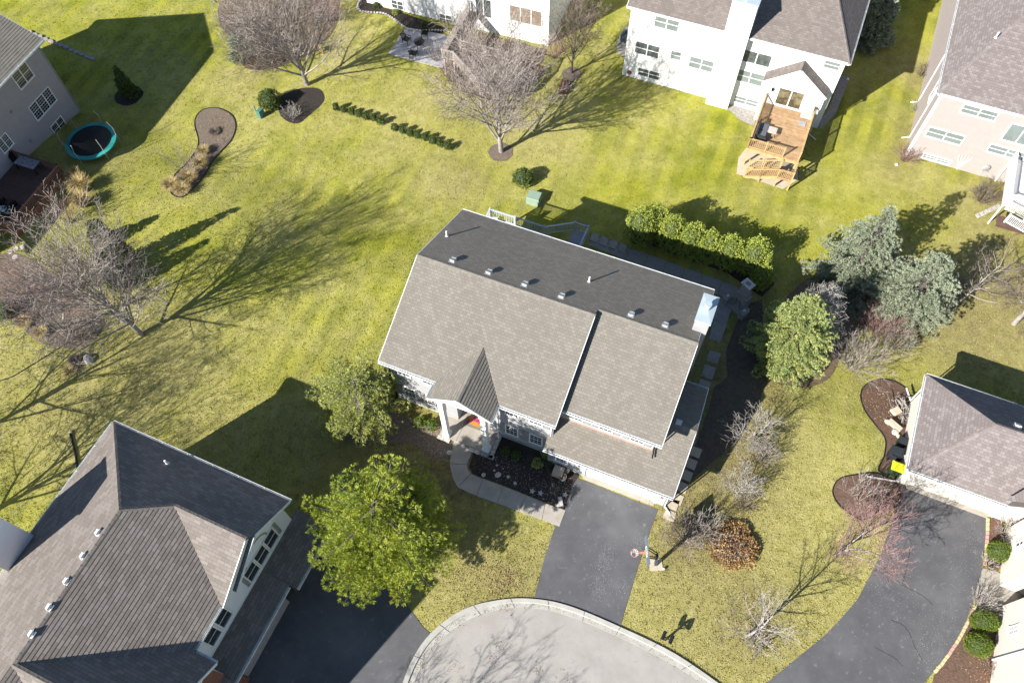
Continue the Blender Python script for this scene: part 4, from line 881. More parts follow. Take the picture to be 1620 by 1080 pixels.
# its deck
z1 = 1.0
a, b, c, d_ = [F.hit(x, y, (0, 0, 1, z1 + .95)) for x, y in ((699, 78), (717, 83), (759, 131), (742, 10))]
D = F.root('deck', 'weathered grey deck with slatted railing behind the tall bare tree', 'deck')
m_bd = mat('dark_grey_brown_board', (.20, .165, .15), .85, (.14, .115, .10), 4, island=.15)
planks(F, D, [(a.x, a.y), (b.x, b.y), (b.x, 57.4), (a.x, 57.4)], z1, m_bd)
yb = b.y + 1.6
planks(F, D, [(b.x, b.y), (c.x, c.y), (c.x + 1.5, c.y), (-18.8, yb - 1.8), (-18.8, yb), (b.x, yb)], z1 - .1, m_bd, wdt=.15)
railing(F, D, [(a.x, 57.3, z1), (a.x, (57.3 + a.y) / 2, z1), (a.x, a.y, z1), (b.x, b.y, z1), (c.x, c.y, z1), (c.x + 1.5, c.y, z1), (-18.8, yb - 1.8, z1), (-18.8, yb, z1)], .95, WOOD_G, gap=.13)
railing(F, D, [(b.x, yb, z1), (b.x + 2.4, yb, z1), (-20.9, yb, z1), (-18.8, yb, z1)], .95, WOOD_G, gap=.13)
for p in ((a.x + .1, a.y + .1), (b.x, b.y), (c.x, c.y), (c.x + 1.5, c.y), (-18.9, yb - 1.7)):
    mb = MB(); mb.box(p[0] - .07, p[1] - .07, -1, p[0] + .07, p[1] + .07, z1 - .14); F.put('deck_post', mb, WOOD_G, D)
sheet('deck_shrub_bed', [F.world(*q) for q in ((-27, 52), (-24, 49.6), (-20, 49.2), (-18, 52), (-17.8, 57), (-26, 57.3))], LITTER_, .028, 1.2, kind='structure', amp=.02)

# ================================================================== right garage and its wing
F = Frame(-23.3, 15.6, 25.85); B = F.root('house', 'cream house at the right edge with hip-roofed garage and bins at its corner', 'house')
ze = 2.9
roof(F, B, [[(15.2, 25.45, ze), (21.05, 25.45, ze), (22.6, 27.4, 4.3), (22.6, 29.0, 5.45), (18.75, 29.0, 5.45)], [(15.2, 32.55, ze), (15.2, 25.45, ze), (18.75, 29.0, 5.45)], [(32, 32.55, ze), (15.2, 32.55, ze), (18.75, 29.0, 5.45), (32, 29.0, 5.45)], [(22.6, 29.0, 5.45), (22.6, 27.4, 4.3), (21.05, 25.45, ze), (24.5, 25.45, 5.5), (24.5, 29, 5.5)]], SH_PINK)
ridgecap(F, B, (18.75, 29.0, 5.45), (15.2, 25.45, ze), SH_PINK); ridgecap(F, B, (18.75, 29.0, 5.45), (15.2, 32.55, ze), SH_PINK); ridgecap(F, B, (18.75, 29, 5.45), (24, 29, 5.45), SH_PINK)
SID_C = mat('cream_siding', (.60, .56, .50), .6, (.56, .52, .465), 2)
WF = Wall(F, (15.6, 25.85), (24, 25.85), B); WF.body([(0, 2.3), (8.4, 2.3), (8.4, 2.85), (0, 2.85)], SID_C, SID_C); WF.body([(0, 0), (.7, 0), (.7, 2.85), (0, 2.85)], SID_C, SID_C); WF.body([(5.7, 0), (8.4, 0), (8.4, 2.85), (5.7, 2.85)], SID_C, SID_C)
garage_door(F, B, Wall(F, (15.6, 26.0), (24, 26.0), B), .7, 5.7, .03, 2.3, SID_C)
mb = MB(); mb.box(16.2, 25.6, 0, 21.4, 25.98, .04); F.put('garage_apron', mb, CONC, B)
WL = Wall(F, (15.6, 32.2), (15.6, 25.85), B); WL.body([(0, -.6), (6.35, 0), (6.35, 2.85), (0, 2.85)], SID_C, SID_C)
Wall(F, (30, 32.2), (15.6, 32.2), B).body([(0, -.8), (14.4, -.8), (14.4, 2.85), (0, 2.85)], SID_C, SID_C)
gutter(F, B, (15.2, 25.45, ze), (21.2, 25.45, ze), (0, -1)); gutter(F, B, (15.2, 32.55, ze), (15.2, 25.45, ze), (-1, 0)); gutter(F, B, (32, 32.55, ze), (15.2, 32.55, ze), (0, 1))
roof_vent(F, B, F.hit(1609, 675, (0, .718, 1, ze + .718 * 32.55)), Vector((0, .718, 1)), VENTW)
downspout(F, B, [(15.3, 32.4, 2.7), (15.5, 32.3, 2.4), (15.52, 32.3, -.3), (15.1, 33.2, -.35)]); downspout(F, B, [(15.3, 25.6, 2.7), (15.5, 25.8, 2.4), (15.5, 25.8, .1), (13.7, 25.4, .08)])
# wing facing the drive
WS = Wall(F, (22.5, 25.4), (22.5, 21.6), B); WS.body([(0, 0), (3.8, 0), (3.8, 6.2), (0, 6.2)], SID_C, SID_C)
Wall(F, (22.5, 21.6), (24.2, 21.6), B).body([(0, 0), (1.7, 0), (1.7, 6.2), (0, 6.2)], SID_C, SID_C)
WS2 = Wall(F, (22.7, 20.3), (22.7, 10), B); WS2.body([(0, 0), (10.3, 0), (10.3, 6.2), (0, 6.2)], SID_C, SID_C)
Wall(F, (24.2, 20.3), (22.7, 20.3), B).body([(0, 0), (1.5, 0), (1.5, 6.2), (0, 6.2)], SID_C, SID_C)
WD = Wall(F, (24.2, 21.6), (24.2, 20.3), B); WD.body([(0, 0), (1.3, 0), (1.3, 6.2), (0, 6.2)], SID_C, SID_C); WD.window(.15, 1.15, .1, 2.3, units=1, split=False, name='front_door')
roof(F, B, [[(22.1, 29, 6.2), (22.1, 10, 6.2), (27, 10, 9), (27, 29, 9)]], SH_PINK)
WS2.winpx(1596, 1006, 1614, 986, units=2, grid=(2, 2)); WS.winpx(1607, 868, 1622, 852, units=1)
downspout(F, B, [(22.6, 17.0, 6), (22.6, 17.0, .1)])

# ================================================================== street, curbs, drives, walks
street_px = smooth_px([(648, 1100), (668, 1052), (700, 1010), (745, 978), (800, 962), (850, 962), (900, 974), (975, 1005), (1060, 1048), (1130, 1092)], closed=False)
sw = [GP(*p) for p in street_px]; tail = [Vector((22, -4, 0)), Vector((22, -30, 0)), Vector((-25, -30, 0)), Vector((-11, -4, 0))]
sheet('street', sw + tail, STREET, .012, 2.0, kind='structure')
outer = [GP(*p) for p in smooth_px([(630, 1100), (652, 1044), (683, 1000), (735, 963), (797, 948), (852, 948), (905, 960), (982, 992), (1068, 1034), (1150, 1090)], closed=False)]
curb = empty('curb', (0, 0, 0), kind='structure')
n = min(len(outer), len(sw))
def resample(pl, m):
    L_ = [0]
    for a, b in zip(pl, pl[1:]): L_.append(L_[-1] + (b - a).length)
    out = []; j = 0
    for i in range(m):
        d = L_[-1] * i / (m - 1)
        while j < len(pl) - 2 and L_[j + 1] < d: j += 1
        f = (d - L_[j]) / (L_[j + 1] - L_[j]); out.append(pl[j].lerp(pl[j + 1], f))
    return out
inn = resample(sw, 61); out_ = resample(outer, 61)
for sgm in range(10):
    mb = MB()
    for i in range(sgm * 6, sgm * 6 + 6):
        e = .0
        def pt(idx, f, z): q = inn[idx].lerp(out_[idx], f); return (q.x, q.y, z)
        i2 = i + 1
        for f0, f1, z0, z1 in ((0, .5, .03, .03), (.5, .56, .03, .11), (.56, 1, .11, .12)):
            mb.face([pt(i, f0, z0), pt(i, f1, z1), pt(i2, f1, z1), pt(i2, f0, z0)][::-1])
        mb.face([pt(i, 1, 0), pt(i, 1, .12), pt(i2, 1, .12), pt(i2, 1, 0)]); mb.face([pt(i, 0, 0), pt(i2, 0, 0), pt(i2, 0, .03), pt(i, 0, .03)])
    me = mb.mesh('curb_section'); put('curb_section', me, CURB, curb)
    if sgm:
        q0 = inn[sgm * 6]; q1 = out_[sgm * 6]; jm = MB(); jm.beam((q0.x, q0.y, .033), (q0.lerp(q1, .5).x, q0.lerp(q1, .5).y, .033), .02, .012); jm.beam((q0.lerp(q1, .56).x, q0.lerp(q1, .56).y, .118), (q1.x, q1.y, .123), .02, .012); put('curb_joint', jm, DARKM, curb)
sheet('driveway', pxs((904, 752), (1041, 806), (1030, 835), (1012, 888), (993, 950), (981, 991), (940, 974), (895, 957), (845, 946), (862, 880), (885, 812)), ASPH, .026, 1.5, kind='structure')
sheet('left_driveway', pxs((395, 1010), (440, 930), (500, 838), (560, 880), (640, 950), (652, 968), (670, 992), (683, 1003), (660, 1030), (636, 1085), (628, 1110)) + [Vector((-12, 0, 0)), Vector((-24, -2, 0))], ASPH, .026, 1.5, kind='structure')
sheet('right_driveway', pxs((1416, 762), (1565, 818), (1556, 870), (1553, 900), (1540, 950), (1524, 992), (1503, 1028), (1477, 1062), (1450, 1095)) + [Vector((22, -2, 0)), Vector((13.5, -2, 0))] + pxs((1202, 1092), (1213, 1080), (1234, 1062), (1304, 1005), (1330, 978), (1356, 948), (1374, 914), (1392, 878), (1406, 840), (1416, 808)), ASPH, .026, 1.5, kind='structure')
# front walk: separate slabs
walk = empty('front_walk', (0, 0, 0), kind='structure')
OUT = [(718, 697), (711, 733), (716, 757), (724, 771), (754, 785), (786, 796), (821, 809), (857, 822), (885, 833)]
INN = [(751, 704), (739, 735), (740, 742), (745, 749), (764, 757), (797, 769), (832, 783), (863, 796), (895, 807)]
def slab(q, parent, name='slab', mt=CONC, z0=.0, z1=.05, gap=.02):
    P = [GP(*a) for a in q]; c = sum(P, Vector()) / len(P); P = [c + (p - c) * (1 - gap / max(.3, (p - c).length)) for p in P]
    A = sum(P[i].x * P[(i + 1) % len(P)].y - P[(i + 1) % len(P)].x * P[i].y for i in range(len(P)))
    if A < 0: P.reverse()
    zz = c.z; mb = MB(); mb.prism([(p.x, p.y, zz + z0) for p in P], (0, 0, z1 - z0)); return put(name, mb, mt, parent)
slab([OUT[0], INN[0], INN[1], OUT[1]], walk); slab([OUT[1], INN[1], INN[2], INN[3], OUT[3], OUT[2]], walk)
for i in range(3, 8): slab([OUT[i], INN[i], INN[i + 1], OUT[i + 1]], walk)
# garden beds
sheet('front_mulch_bed', pxs((752, 704), (742, 738), (748, 750), (765, 756), (797, 768), (832, 782), (863, 795), (893, 806), (905, 770), (918, 748), (880, 735), (858, 725), (850, 706), (792, 684), (787, 700), (778, 716)), MULCH, .035, .8, kind='structure', amp=.02)
sheet('side_mulch_bed', pxs((600, 640), (640, 660), (700, 668), (698, 690), (714, 700), (712, 722), (690, 728), (650, 700), (560, 705), (520, 680)), MULCH_G, .03, .8, kind='structure', amp=.02)
sheet('round_mulch_bed', [GP(*p) for p in smooth_px([(308, 195), (318, 176), (342, 171), (366, 182), (373, 200), (366, 222), (350, 240), (336, 256), (322, 280), (296, 308), (280, 312), (268, 300), (276, 278), (298, 256), (314, 228)])], MULCH_G, .03, .9, kind='structure', amp=.02)
sheet('curved_mulch_bed', [GP(*p) for p in smooth_px([(1392, 600), (1420, 606), (1440, 630), (1442, 700), (1432, 735), (1424, 752), (1390, 745), (1398, 722), (1400, 695), (1384, 672), (1368, 650), (1361, 625), (1370, 608)])], MULCH_R, .03, .9, kind='structure', amp=.02)
sheet('lower_curved_mulch_bed', [GP(*p) for p in smooth_px([(1352, 751), (1385, 748), (1415, 762), (1424, 780), (1420, 800), (1398, 808), (1365, 822), (1344, 812), (1324, 795), (1317, 775), (1328, 757)])], MULCH_R, .032, .9, kind='structure', amp=.02)
sheet('island_mulch_bed', [GP(*p) for p in smooth_px([(372, 70), (348, 40), (350, 0), (400, -30), (520, -30), (535, 30), (505, 75), (470, 95), (420, 112), (385, 105)])], LITTER, .03, 1.2, kind='structure', amp=.02)
sheet('dark_mulch_bed', [GP(*p) for p in smooth_px([(446, 152), (478, 140), (506, 142), (512, 160), (490, 182), (470, 196), (448, 188), (440, 170)])], MULCH, .034, .8, kind='structure', amp=.02)
sheet('left_mulch_bed', [GP(*p) for p in smooth_px([(20, 505), (60, 540), (110, 552), (140, 545), (165, 510), (140, 470), (80, 430), (20, 400), (-30, 420), (-30, 480)])], MULCH_G, .03, 1.2, kind='structure', amp=.02)
for (x, y, r, m_, nm) in ((792, 241, 1.05, MULCH_G, 'tree_mulch_ring'), (204, 152, 1.25, MULCH, 'evergreen_mulch_ring'), (401, 117, .9, MULCH_G, 'x')):
    if nm == 'x': x, y = 904, 118
    c = GP(x, y); sheet('tree_mulch_ring' if nm == 'x' else nm, [(c.x + r * math.cos(t * PI / 9) * random.uniform(.93, 1.07), c.y + r * math.sin(t * PI / 9) * random.uniform(.93, 1.07)) for t in range(18)], m_, .035, .6, kind='structure', amp=.03)
sheet('spruce_bed', [GP(*p) for p in smooth_px([(1318, 430), (1340, 400), (1400, 400), (1480, 420), (1530, 450), (1500, 500), (1420, 510), (1350, 530), (1310, 600), (1250, 612), (1208, 585), (1225, 500), (1270, 445)])], LITTER, .028, 1.2, kind='structure', amp=.02)
sheet('hedge_mulch_bed', pxs((985, 370), (1005, 340), (1060, 345), (1130, 375), (1205, 390), (1225, 450), (1205, 470), (1150, 432), (1060, 400)), MULCH, .03, 1.0, kind='structure', amp=.02)
sheet('right_wall_bed', pxs((1565, 822), (1575, 815), (1600, 850), (1590, 880), (1578, 905), (1556, 892), (1556, 870)), MULCH_R, .032, .8, kind='structure')
sheet('lower_right_bed', pxs((1540, 955), (1580, 975), (1582, 1060), (1600, 1100), (1470, 1100), (1477, 1068), (1503, 1034), (1524, 998)), MULCH_R, .032, .8, kind='structure')
sheet('patio', pxs((614, 86), (642, 44), (700, 55), (730, 66), (700, 108), (690, 106)), CONC_SH, .045, 1.5, kind='structure', thick=.05)
sheet('patio_planting_bed', pxs((590, 8), (640, 22), (705, 45), (700, 55), (642, 46), (618, 26), (592, 22), (567, 18), (563, 6), (572, -6), (590, -4)), MULCH, .035, 1., kind='structure')
sheet('stair_pad', pxs((1168, 250), (1186, 228), (1262, 262), (1262, 285), (1238, 300), (1184, 281), (1165, 276)), SAND, .04, 1, kind='structure')
sheet('gravel_strip', pxs((1150, 172), (1162, 166), (1199, 180), (1192, 200), (1170, 190)), GRAVEL, .035, .8, kind='structure')
sheet('side_gravel_strip', pxs((1310, 175), (1330, 120), (1345, 122), (1322, 180), (1300, 204), (1290, 200)), GRAVEL, .035, .8, kind='structure')
sheet('air_conditioner_gravel', [GP(*p) for p in smooth_px([(978, 62), (992, 42), (998, 60), (990, 90), (976, 82)])], GRAVEL, .035, .8, kind='structure')
sheet('entry_walk', pxs((1554, 898), (1582, 906), (1625, 935), (1600, 955), (1576, 968), (1540, 950)), CONC, .045, 1, kind='structure', thick=.05)
# side path of pavers right of the main house
sp = empty('stepping_stone_path', (0, 0, 0), kind='structure')
def strip(A_, B_, n, parent, mt, name, gap=.08, z1=.05):
    A_ = [Vector(q) for q in A_]; B_ = [Vector(q) for q in B_]
    for i in range(n):
        a0 = A_[0].lerp(A_[1], (i + gap / 2) / n); a1 = A_[0].lerp(A_[1], (i + 1 - gap / 2) / n); b0 = B_[0].lerp(B_[1], (i + gap / 2) / n); b1 = B_[0].lerp(B_[1], (i + 1 - gap / 2) / n)
        slab([tuple(a0), tuple(b0), tuple(b1), tuple(a1)], parent, name, mt, 0, z1, .01)
strip([(1160, 480), (1136, 555)], [(1137, 470), (1118, 548)], 2, sp, PAVER, 'slab', .02)
strip([(1140, 560), (1118, 628)], [(1122, 555), (1100, 620)], 3, sp, PAVER, 'slab', .02)
strip([(1118, 630), (1099, 705)], [(1098, 622), (1080, 697)], 3, sp, PAVER, 'slab', .03)
strip([(1112, 709), (1076, 802)], [(1094, 702), (1060, 794)], 5, sp, SAND, 'paver', .22)
for q in ([(1056, 788), (1076, 792), (1070, 808), (1052, 802)], [(1054, 805), (1070, 811), (1066, 826), (1047, 818)]): slab(q, sp, 'paver', SAND)
bp = empty('rear_walk', (0, 0, 0), kind='structure')
strip([(930, 388), (1165, 478)], [(940, 372), (1170, 455)], 8, bp, PAVER, 'slab', .03, .03)
strip([(930, 380), (990, 402)], [(936, 368), (995, 390)], 4, bp, PAVER, 'paver', .25, .09)
fl = empty('flagstone_path', (0, 0, 0), kind='structure')
strip([(1546, 346), (1584, 328)], [(1542, 340), (1580, 322)], 6, fl, STONE, 'flagstone', .2)
# edging blocks along the right drive
eb = empty('block_edging', (0, 0, 0), 0, 'row of yellow and rosy edging blocks along the right driveway', 'edging')
epx = smooth_px([(1562, 820), (1561, 850), (1557, 895)], closed=False, n=8); epx2 = smooth_px([(1546, 945), (1536, 972), (1515, 1012), (1495, 1042), (1478, 1063)], closed=False, n=8)
for pl in (epx, epx2):
    W_ = [GP(*p) for p in pl]; L_ = sum((b - a).length for a, b in zip(W_, W_[1:])); m = int(L_ / .27); Q = resample(W_, m + 1)
    bm1 = None
    for i in range(m):
        a, b = Q[i], Q[i + 1]; mb = MB(); mb.beam((0, 0, .06), (.245, 0, .06), .17, .12); c = a.lerp(b, .04); rr = random.random()
        me = mb.mesh('edging_block'); o = put('edging_block', me, BLOCKR if (i // 3) % 3 == 1 or rr < .15 else BLOCKY, eb, loc=(c.x, c.y, .01)); o.rotation_euler = (0, 0, math.atan2((b - a).y, (b - a).x) + random.uniform(-.06, .06))

sheet('shaded_side_strip', pxs((1080, 765), (1104, 700), (1130, 615), (1152, 545), (1178, 482), (1205, 474), (1212, 560), (1214, 605), (1200, 640), (1180, 680), (1148, 712), (1102, 752), (1080, 772)), mat('shade_darkened_soil', (.12, .095, .075), .95, (.08, .064, .05), 3, bump=1, bscale=12, bdist=.05, layers=((1.2, .45, .7, (.13, .11, .07), 'MIX', .6),)), .022, 1.0, kind='structure')  # side strip of soil; the house shadow is put into its colour and outline
# dark edging strips round the beds
def edging(name, pts, par=None):
    W_ = [GP(*p) for p in smooth_px(pts)]; mb = MB(); mb.tube([w_ + Vector((0, 0, .045)) for w_ in W_ + W_[:1]], .035, 5, cap=False); put('bed_edging', mb, BLACK, bpy.data.objects[name])
edging('curved_mulch_bed', [(1392, 600), (1420, 606), (1440, 630), (1442, 700), (1432, 735), (1424, 752), (1390, 745), (1398, 722), (1400, 695), (1384, 672), (1368, 650), (1361, 625), (1370, 608)])
edging('lower_curved_mulch_bed', [(1352, 751), (1385, 748), (1415, 762), (1424, 780), (1420, 800), (1398, 808), (1365, 822), (1344, 812), (1324, 795), (1317, 775), (1328, 757)])
edging('round_mulch_bed', [(308, 195), (318, 176), (342, 171), (366, 182), (373, 200), (366, 222), (350, 240), (336, 256), (322, 280), (296, 308), (280, 312), (268, 300), (276, 278), (298, 256), (314, 228)])
# hairline cracks in the right driveway
for cr in ([(1427, 925), (1445, 934), (1462, 944), (1476, 957)], [(1409, 980), (1424, 986), (1436, 997), (1446, 1020), (1459, 1044)], [(1383, 1023), (1400, 1032), (1415, 1040), (1428, 1053)], [(1440, 862), (1436, 890), (1427, 925)]):
    q = smooth_px(cr, closed=False); W_ = [GP(*p) for p in q]; mb = MB()
    for a, b in zip(W_, W_[1:]):
        d = (b - a).normalized(); s_ = Vector((-d.y, d.x, 0)) * .010; j = Vector((random.uniform(-.02, .02), random.uniform(-.02, .02), 0)); mb.face([a - s_ + Vector((0, 0, .031)), b + j - s_ + Vector((0, 0, .031)), b + j + s_ + Vector((0, 0, .031)), a + s_ + Vector((0, 0, .031))])
    put('crack', mb, DARKM, bpy.data.objects['right_driveway'])
# ================================================================== vegetation
def rdir(rnd): 
    z = rnd.uniform(-1, 1); t = rnd.uniform(0, 2 * PI); q = math.sqrt(1 - z * z); return Vector((q * math.cos(t), q * math.sin(t), z))
def grow(rnd, mbs, p, d, L_, r, lvl, P):
    mx = P['lv']; n = 4 if lvl <= 1 else (3 if lvl < mx else 2); pts = [p]; rad = [r]; dd = d.copy(); q = p.copy()
    for i in range(n):
        dd = (dd + rdir(rnd) * P['wig'] * (.6 if lvl < 2 else 1) + Vector((0, 0, P['up'] * (.3 if lvl == 0 else 1)))).normalized()
        q = q + dd * (L_ / n); pts.append(q.copy()); rad.append(max(P['rmin'], r * (1 - .7 * (i + 1) / n)))
    (mbs[0] if lvl <= P.get('tl', 1) else mbs[1]).tube(pts, rad, 7 if lvl == 0 else (5 if lvl == 1 else 3), cap=False)
    if lvl >= mx: return
    nc = P['n'][lvl]
    for c in range(nc):
        t = (P['t0'] if lvl == 0 else .18) + (1 - (P['t0'] if lvl == 0 else .18)) * (c + rnd.random()) / nc; t = min(t, .98)
        k = t * n; i = min(int(k), n - 1); b = pts[i].lerp(pts[i + 1], k - i); a = (pts[i + 1] - pts[i]).normalized()
        o = a.orthogonal().normalized(); o.rotate(Matrix.Rotation(c * 2.399 + rnd.uniform(-.5, .5), 3, a))
        ang = math.radians(rnd.uniform(*P['ang'][min(lvl, len(P['ang']) - 1)]))
        nd = (a * math.cos(ang) + o * math.sin(ang)).normalized()
        ll = L_ * P['len'][min(lvl, len(P['len']) - 1)] * rnd.uniform(.75, 1.15) * ((1.15 - .45 * t) if lvl else (1.1 - .25 * t))
        rr = max(P['rmin'], rad[i] * P.get('rk', .5))
        grow(rnd, mbs, b, nd, ll, rr, lvl + 1, P)
VASE = dict(lv=4, wig=.13, up=.05, n=[13, 7, 6, 5], t0=.3, ang=[(22, 48), (20, 42), (22, 50), (25, 55)], len=[.92, .5, .5, .5], rmin=.0095, rk=.5)
BROAD = dict(VASE, ang=[(35, 70), (25, 50), (25, 55), (25, 60)], up=.03, t0=.2)
SMALL = dict(lv=3, wig=.2, up=.04, n=[12, 8, 7], t0=.12, ang=[(30, 65), (25, 55), (25, 60)], len=[.75, .5, .5], rmin=.008, rk=.5)
def bare_tree(name, label, pos, h, P, seed, mt, mw, group=None, cat='tree', trunk_frac=.55, r=None, lean=(0, 0)):
    rnd = random.Random(seed); z0 = T(pos[0], pos[1]); rt = empty(name, (pos[0], pos[1], z0), 0, label, cat, group)
    a, b = MB(), MB(); grow(rnd, (a, b), Vector((0, 0, -.1)), Vector((lean[0], lean[1], 1)).normalized(), h * trunk_frac, r or h * .018, 0, P)
    put('trunk', a, mt, rt, smooth=True); put('crown', b, mw, rt); return rt
def shrub(name, label, pos, h, seed, mw, stems=22, spread=.5, group=None, sub=6, up=.05, P=None, cat='shrub'):
    rnd = random.Random(seed); z0 = T(pos[0], pos[1]); rt = empty(name, (pos[0], pos[1], z0), 0, label, cat, group); a, b = MB(), MB()
    Q = dict(lv=3, wig=.16, up=up, n=[0, sub, max(2, sub - 2)], t0=.1, ang=[(20, 45), (18, 45), (20, 50)], len=[.7, .5, .5], rmin=.0075, rk=.6, tl=1)
    for k in range(stems):
        t = k * 2.399; q = spread * math.sqrt((k + .5) / stems); d = Vector((math.cos(t) * q * 1.6, math.sin(t) * q * 1.6, 1)).normalized()
        grow(rnd, (a, b), Vector((math.cos(t) * q * .25, math.sin(t) * q * .25, 0)), d, h * rnd.uniform(.75, 1.05), .018, 1, Q)
    put('stems', a, mw, rt); put('twigs', b, mw, rt); return rt
def tuft(rnd, mb, c, d, size, n, wid=.3, spread=.9):
    for i in range(n):
        q = (d + rdir(rnd) * spread).normalized(); o = q.orthogonal().normalized(); o.rotate(Matrix.Rotation(rnd.uniform(0, 2 * PI), 3, q))
        s = size * rnd.uniform(.6, 1.1); w_ = s * wid
        b = c + q * (s * .08); m = c + q * (s * .6) + o * (w_ * .5); m2 = c + q * (s * .6) - o * (w_ * .5)
        mb.face([b, m, c + q * s, m2])
def leafy(rnd, mb, core, c, r, n, size, k=3, lump=.14, wid=.5, zmin=-1., spread=.8, ns=2.2):
    c = Vector(c); off = Vector((rnd.uniform(0, 90), rnd.uniform(0, 90), 0))
    for i in range(n):
        d = rdir(rnd)
        if d.z < zmin: continue
        f = (1 + lump * 2 * noise.noise(d * ns + off) + lump * .8 * noise.noise(d * ns * 3 + off)) * rnd.uniform(.84, 1.0)
        p = c + Vector((d.x * r[0], d.y * r[1], d.z * r[2])) * f
        nrm = Vector((d.x / r[0], d.y / r[1], d.z / r[2])).normalized(); tuft(rnd, mb, p, (nrm + Vector((0, 0, .25))).normalized(), size, k, wid, spread)
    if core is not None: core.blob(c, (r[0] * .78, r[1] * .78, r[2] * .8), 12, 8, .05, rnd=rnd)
def bush(name, label, pos, r, mt, seed, n=900, size=.12, group=None, zc=None, lump=.12, cat='bush', k=3, wid=.5, zmin=-.5, spread=.8, ns=2.2):
    rnd = random.Random(seed); z0 = T(pos[0], pos[1]); rt = empty(name, (pos[0], pos[1], z0), 0, label, cat, group); f, c = MB(), MB()
    leafy(rnd, f, c, (0, 0, zc if zc is not None else r[2] * .8), r, n, size, k, lump, wid, zmin, spread, ns)
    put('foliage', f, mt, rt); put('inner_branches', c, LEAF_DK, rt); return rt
def BC(px, py, h): return GP(px, py, h / 2)

# big bare trees
bare_tree('bare_tree', 'largest bare grey tree on the left lawn, throwing a long fan-shaped shadow', GP(224, 529), 11.5, dict(BROAD, n=[30, 8, 6, 4], len=[.85, .5, .5, .5], t0=.10, ang=[(16, 54), (20, 42), (22, 50), (25, 55)], rk=.42), 11, BARK, TWIG, trunk_frac=.62, r=.2)
bare_tree('bare_tree', 'tall bare vase-shaped tree in a round mulch ring in front of the weathered grey deck', GP(793, 240), 11.8, dict(VASE, n=[32, 8, 6, 4], t0=.12, ang=[(14, 50), (18, 38), (22, 45), (25, 55)], rk=.42), 12, BARK, TWIG, trunk_frac=.62, r=.22)
bare_tree('bare_tree', 'wide bare tree beside the dark shrubs in the island bed at the top left', GP(486, 134), 12.2, dict(VASE, n=[32, 8, 6, 4], t0=.10, rk=.42, ang=[(18, 62), (20, 42), (22, 50), (25, 55)]), 13, BARK, TWIG, trunk_frac=.62, r=.24)
bare_tree('bare_tree', 'slim bare brown tree between the two white houses', GP(904, 116), 6.8, dict(VASE, n=[14, 7, 6, 4], ang=[(18, 35), (20, 40), (22, 50), (25, 55)], t0=.2), 14, BARK_D, TWIG_D, trunk_frac=.7)
bare_tree('bare_tree', 'silvery bare ornamental tree forking low near the shaded side of the middle house', GP(1190, 696), 3.6, dict(SMALL, n=[9, 8, 8], t0=.02, ang=[(30, 60), (30, 60), (30, 70)], wig=.28, len=[1.5, .55, .5]), 21, TWIG_W, TWIG_W, trunk_frac=.45, r=.1)
bare_tree('bare_tree', 'small silvery bare tree just below the forked ornamental tree', GP(1166, 780), 2.9, dict(SMALL, n=[9, 8, 8], t0=.02, ang=[(30, 65), (30, 60), (30, 70)], wig=.28, len=[1.5, .55, .5]), 22, TWIG_W, TWIG_W, trunk_frac=.4, r=.08)
bare_tree('bare_tree', 'bare pale-twigged tree nearest the mailbox on the front lawn', GP(1180, 1006), 5.6, dict(SMALL, lv=3, n=[15, 5, 4], t0=.2, ang=[(40, 75), (25, 55), (25, 60)], len=[.45, .5, .5]), 23, BARK, TWIG_W, trunk_frac=.9, r=.1)
bare_tree('bare_tree', 'bare reddish-twigged tree leaning over the edge of the right driveway', GP(1322, 876), 6.2, dict(SMALL, lv=4, n=[9, 7, 6, 4], t0=.1, ang=[(15, 40), (20, 45), (25, 55), (25, 55)], len=[1.1, .55, .5, .5]), 24, TWIG_W, TWIG_R, trunk_frac=.55, r=.12)
bare_tree('bare_tree', 'thin bare tree between two blue spruces and the right picture edge', GP(1516, 478), 5.5, dict(SMALL, n=[22, 6, 5], t0=.15, ang=[(40, 75), (25, 55), (25, 60)], len=[.4, .5, .5]), 25, TWIG_W, TWIG_D, trunk_frac=.95, r=.09)
bare_tree('bare_tree', 'bare brown tree whose stout pale trunk stands at the right picture edge', GP(1604, 512), 7, dict(BROAD, n=[14, 8, 6, 4], t0=.35, ang=[(45, 85), (25, 50), (25, 55), (25, 55)], len=[.65, .5, .5, .5]), 26, TWIG_W, TWIG_D, trunk_frac=.7, r=.2)
bare_tree('birch_tree', 'white-barked birch with leaning stems in the mulch bed at the left edge', GP(108, 528), 6.8, dict(SMALL, lv=4, n=[4, 6, 6, 4], t0=.0, ang=[(14, 28), (25, 45), (25, 50), (25, 55)], len=[1.5, .4, .5, .5], rk=.8, wig=.08), 27, TWIG_W, TWIG_R, trunk_frac=.55, r=.1)
# trees just outside the frame whose shadows fall into it
for i, (x, y, h) in enumerate(((-95, 715, 11), (-75, 850, 11), (430, 1400, 10))):
    bare_tree('bare_tree', ('bare tree just beyond the left picture edge, shading the grass above the chimney', 'bare tree beyond the left picture edge, shading the grass beside the lower left roof', 'bare tree below the picture edge whose thin shadow reaches the bottom of the street')[i], GP(x, y), h, dict(BROAD, n=[14, 8, 6, 4]), 40 + i, BARK, TWIG, trunk_frac=.62)
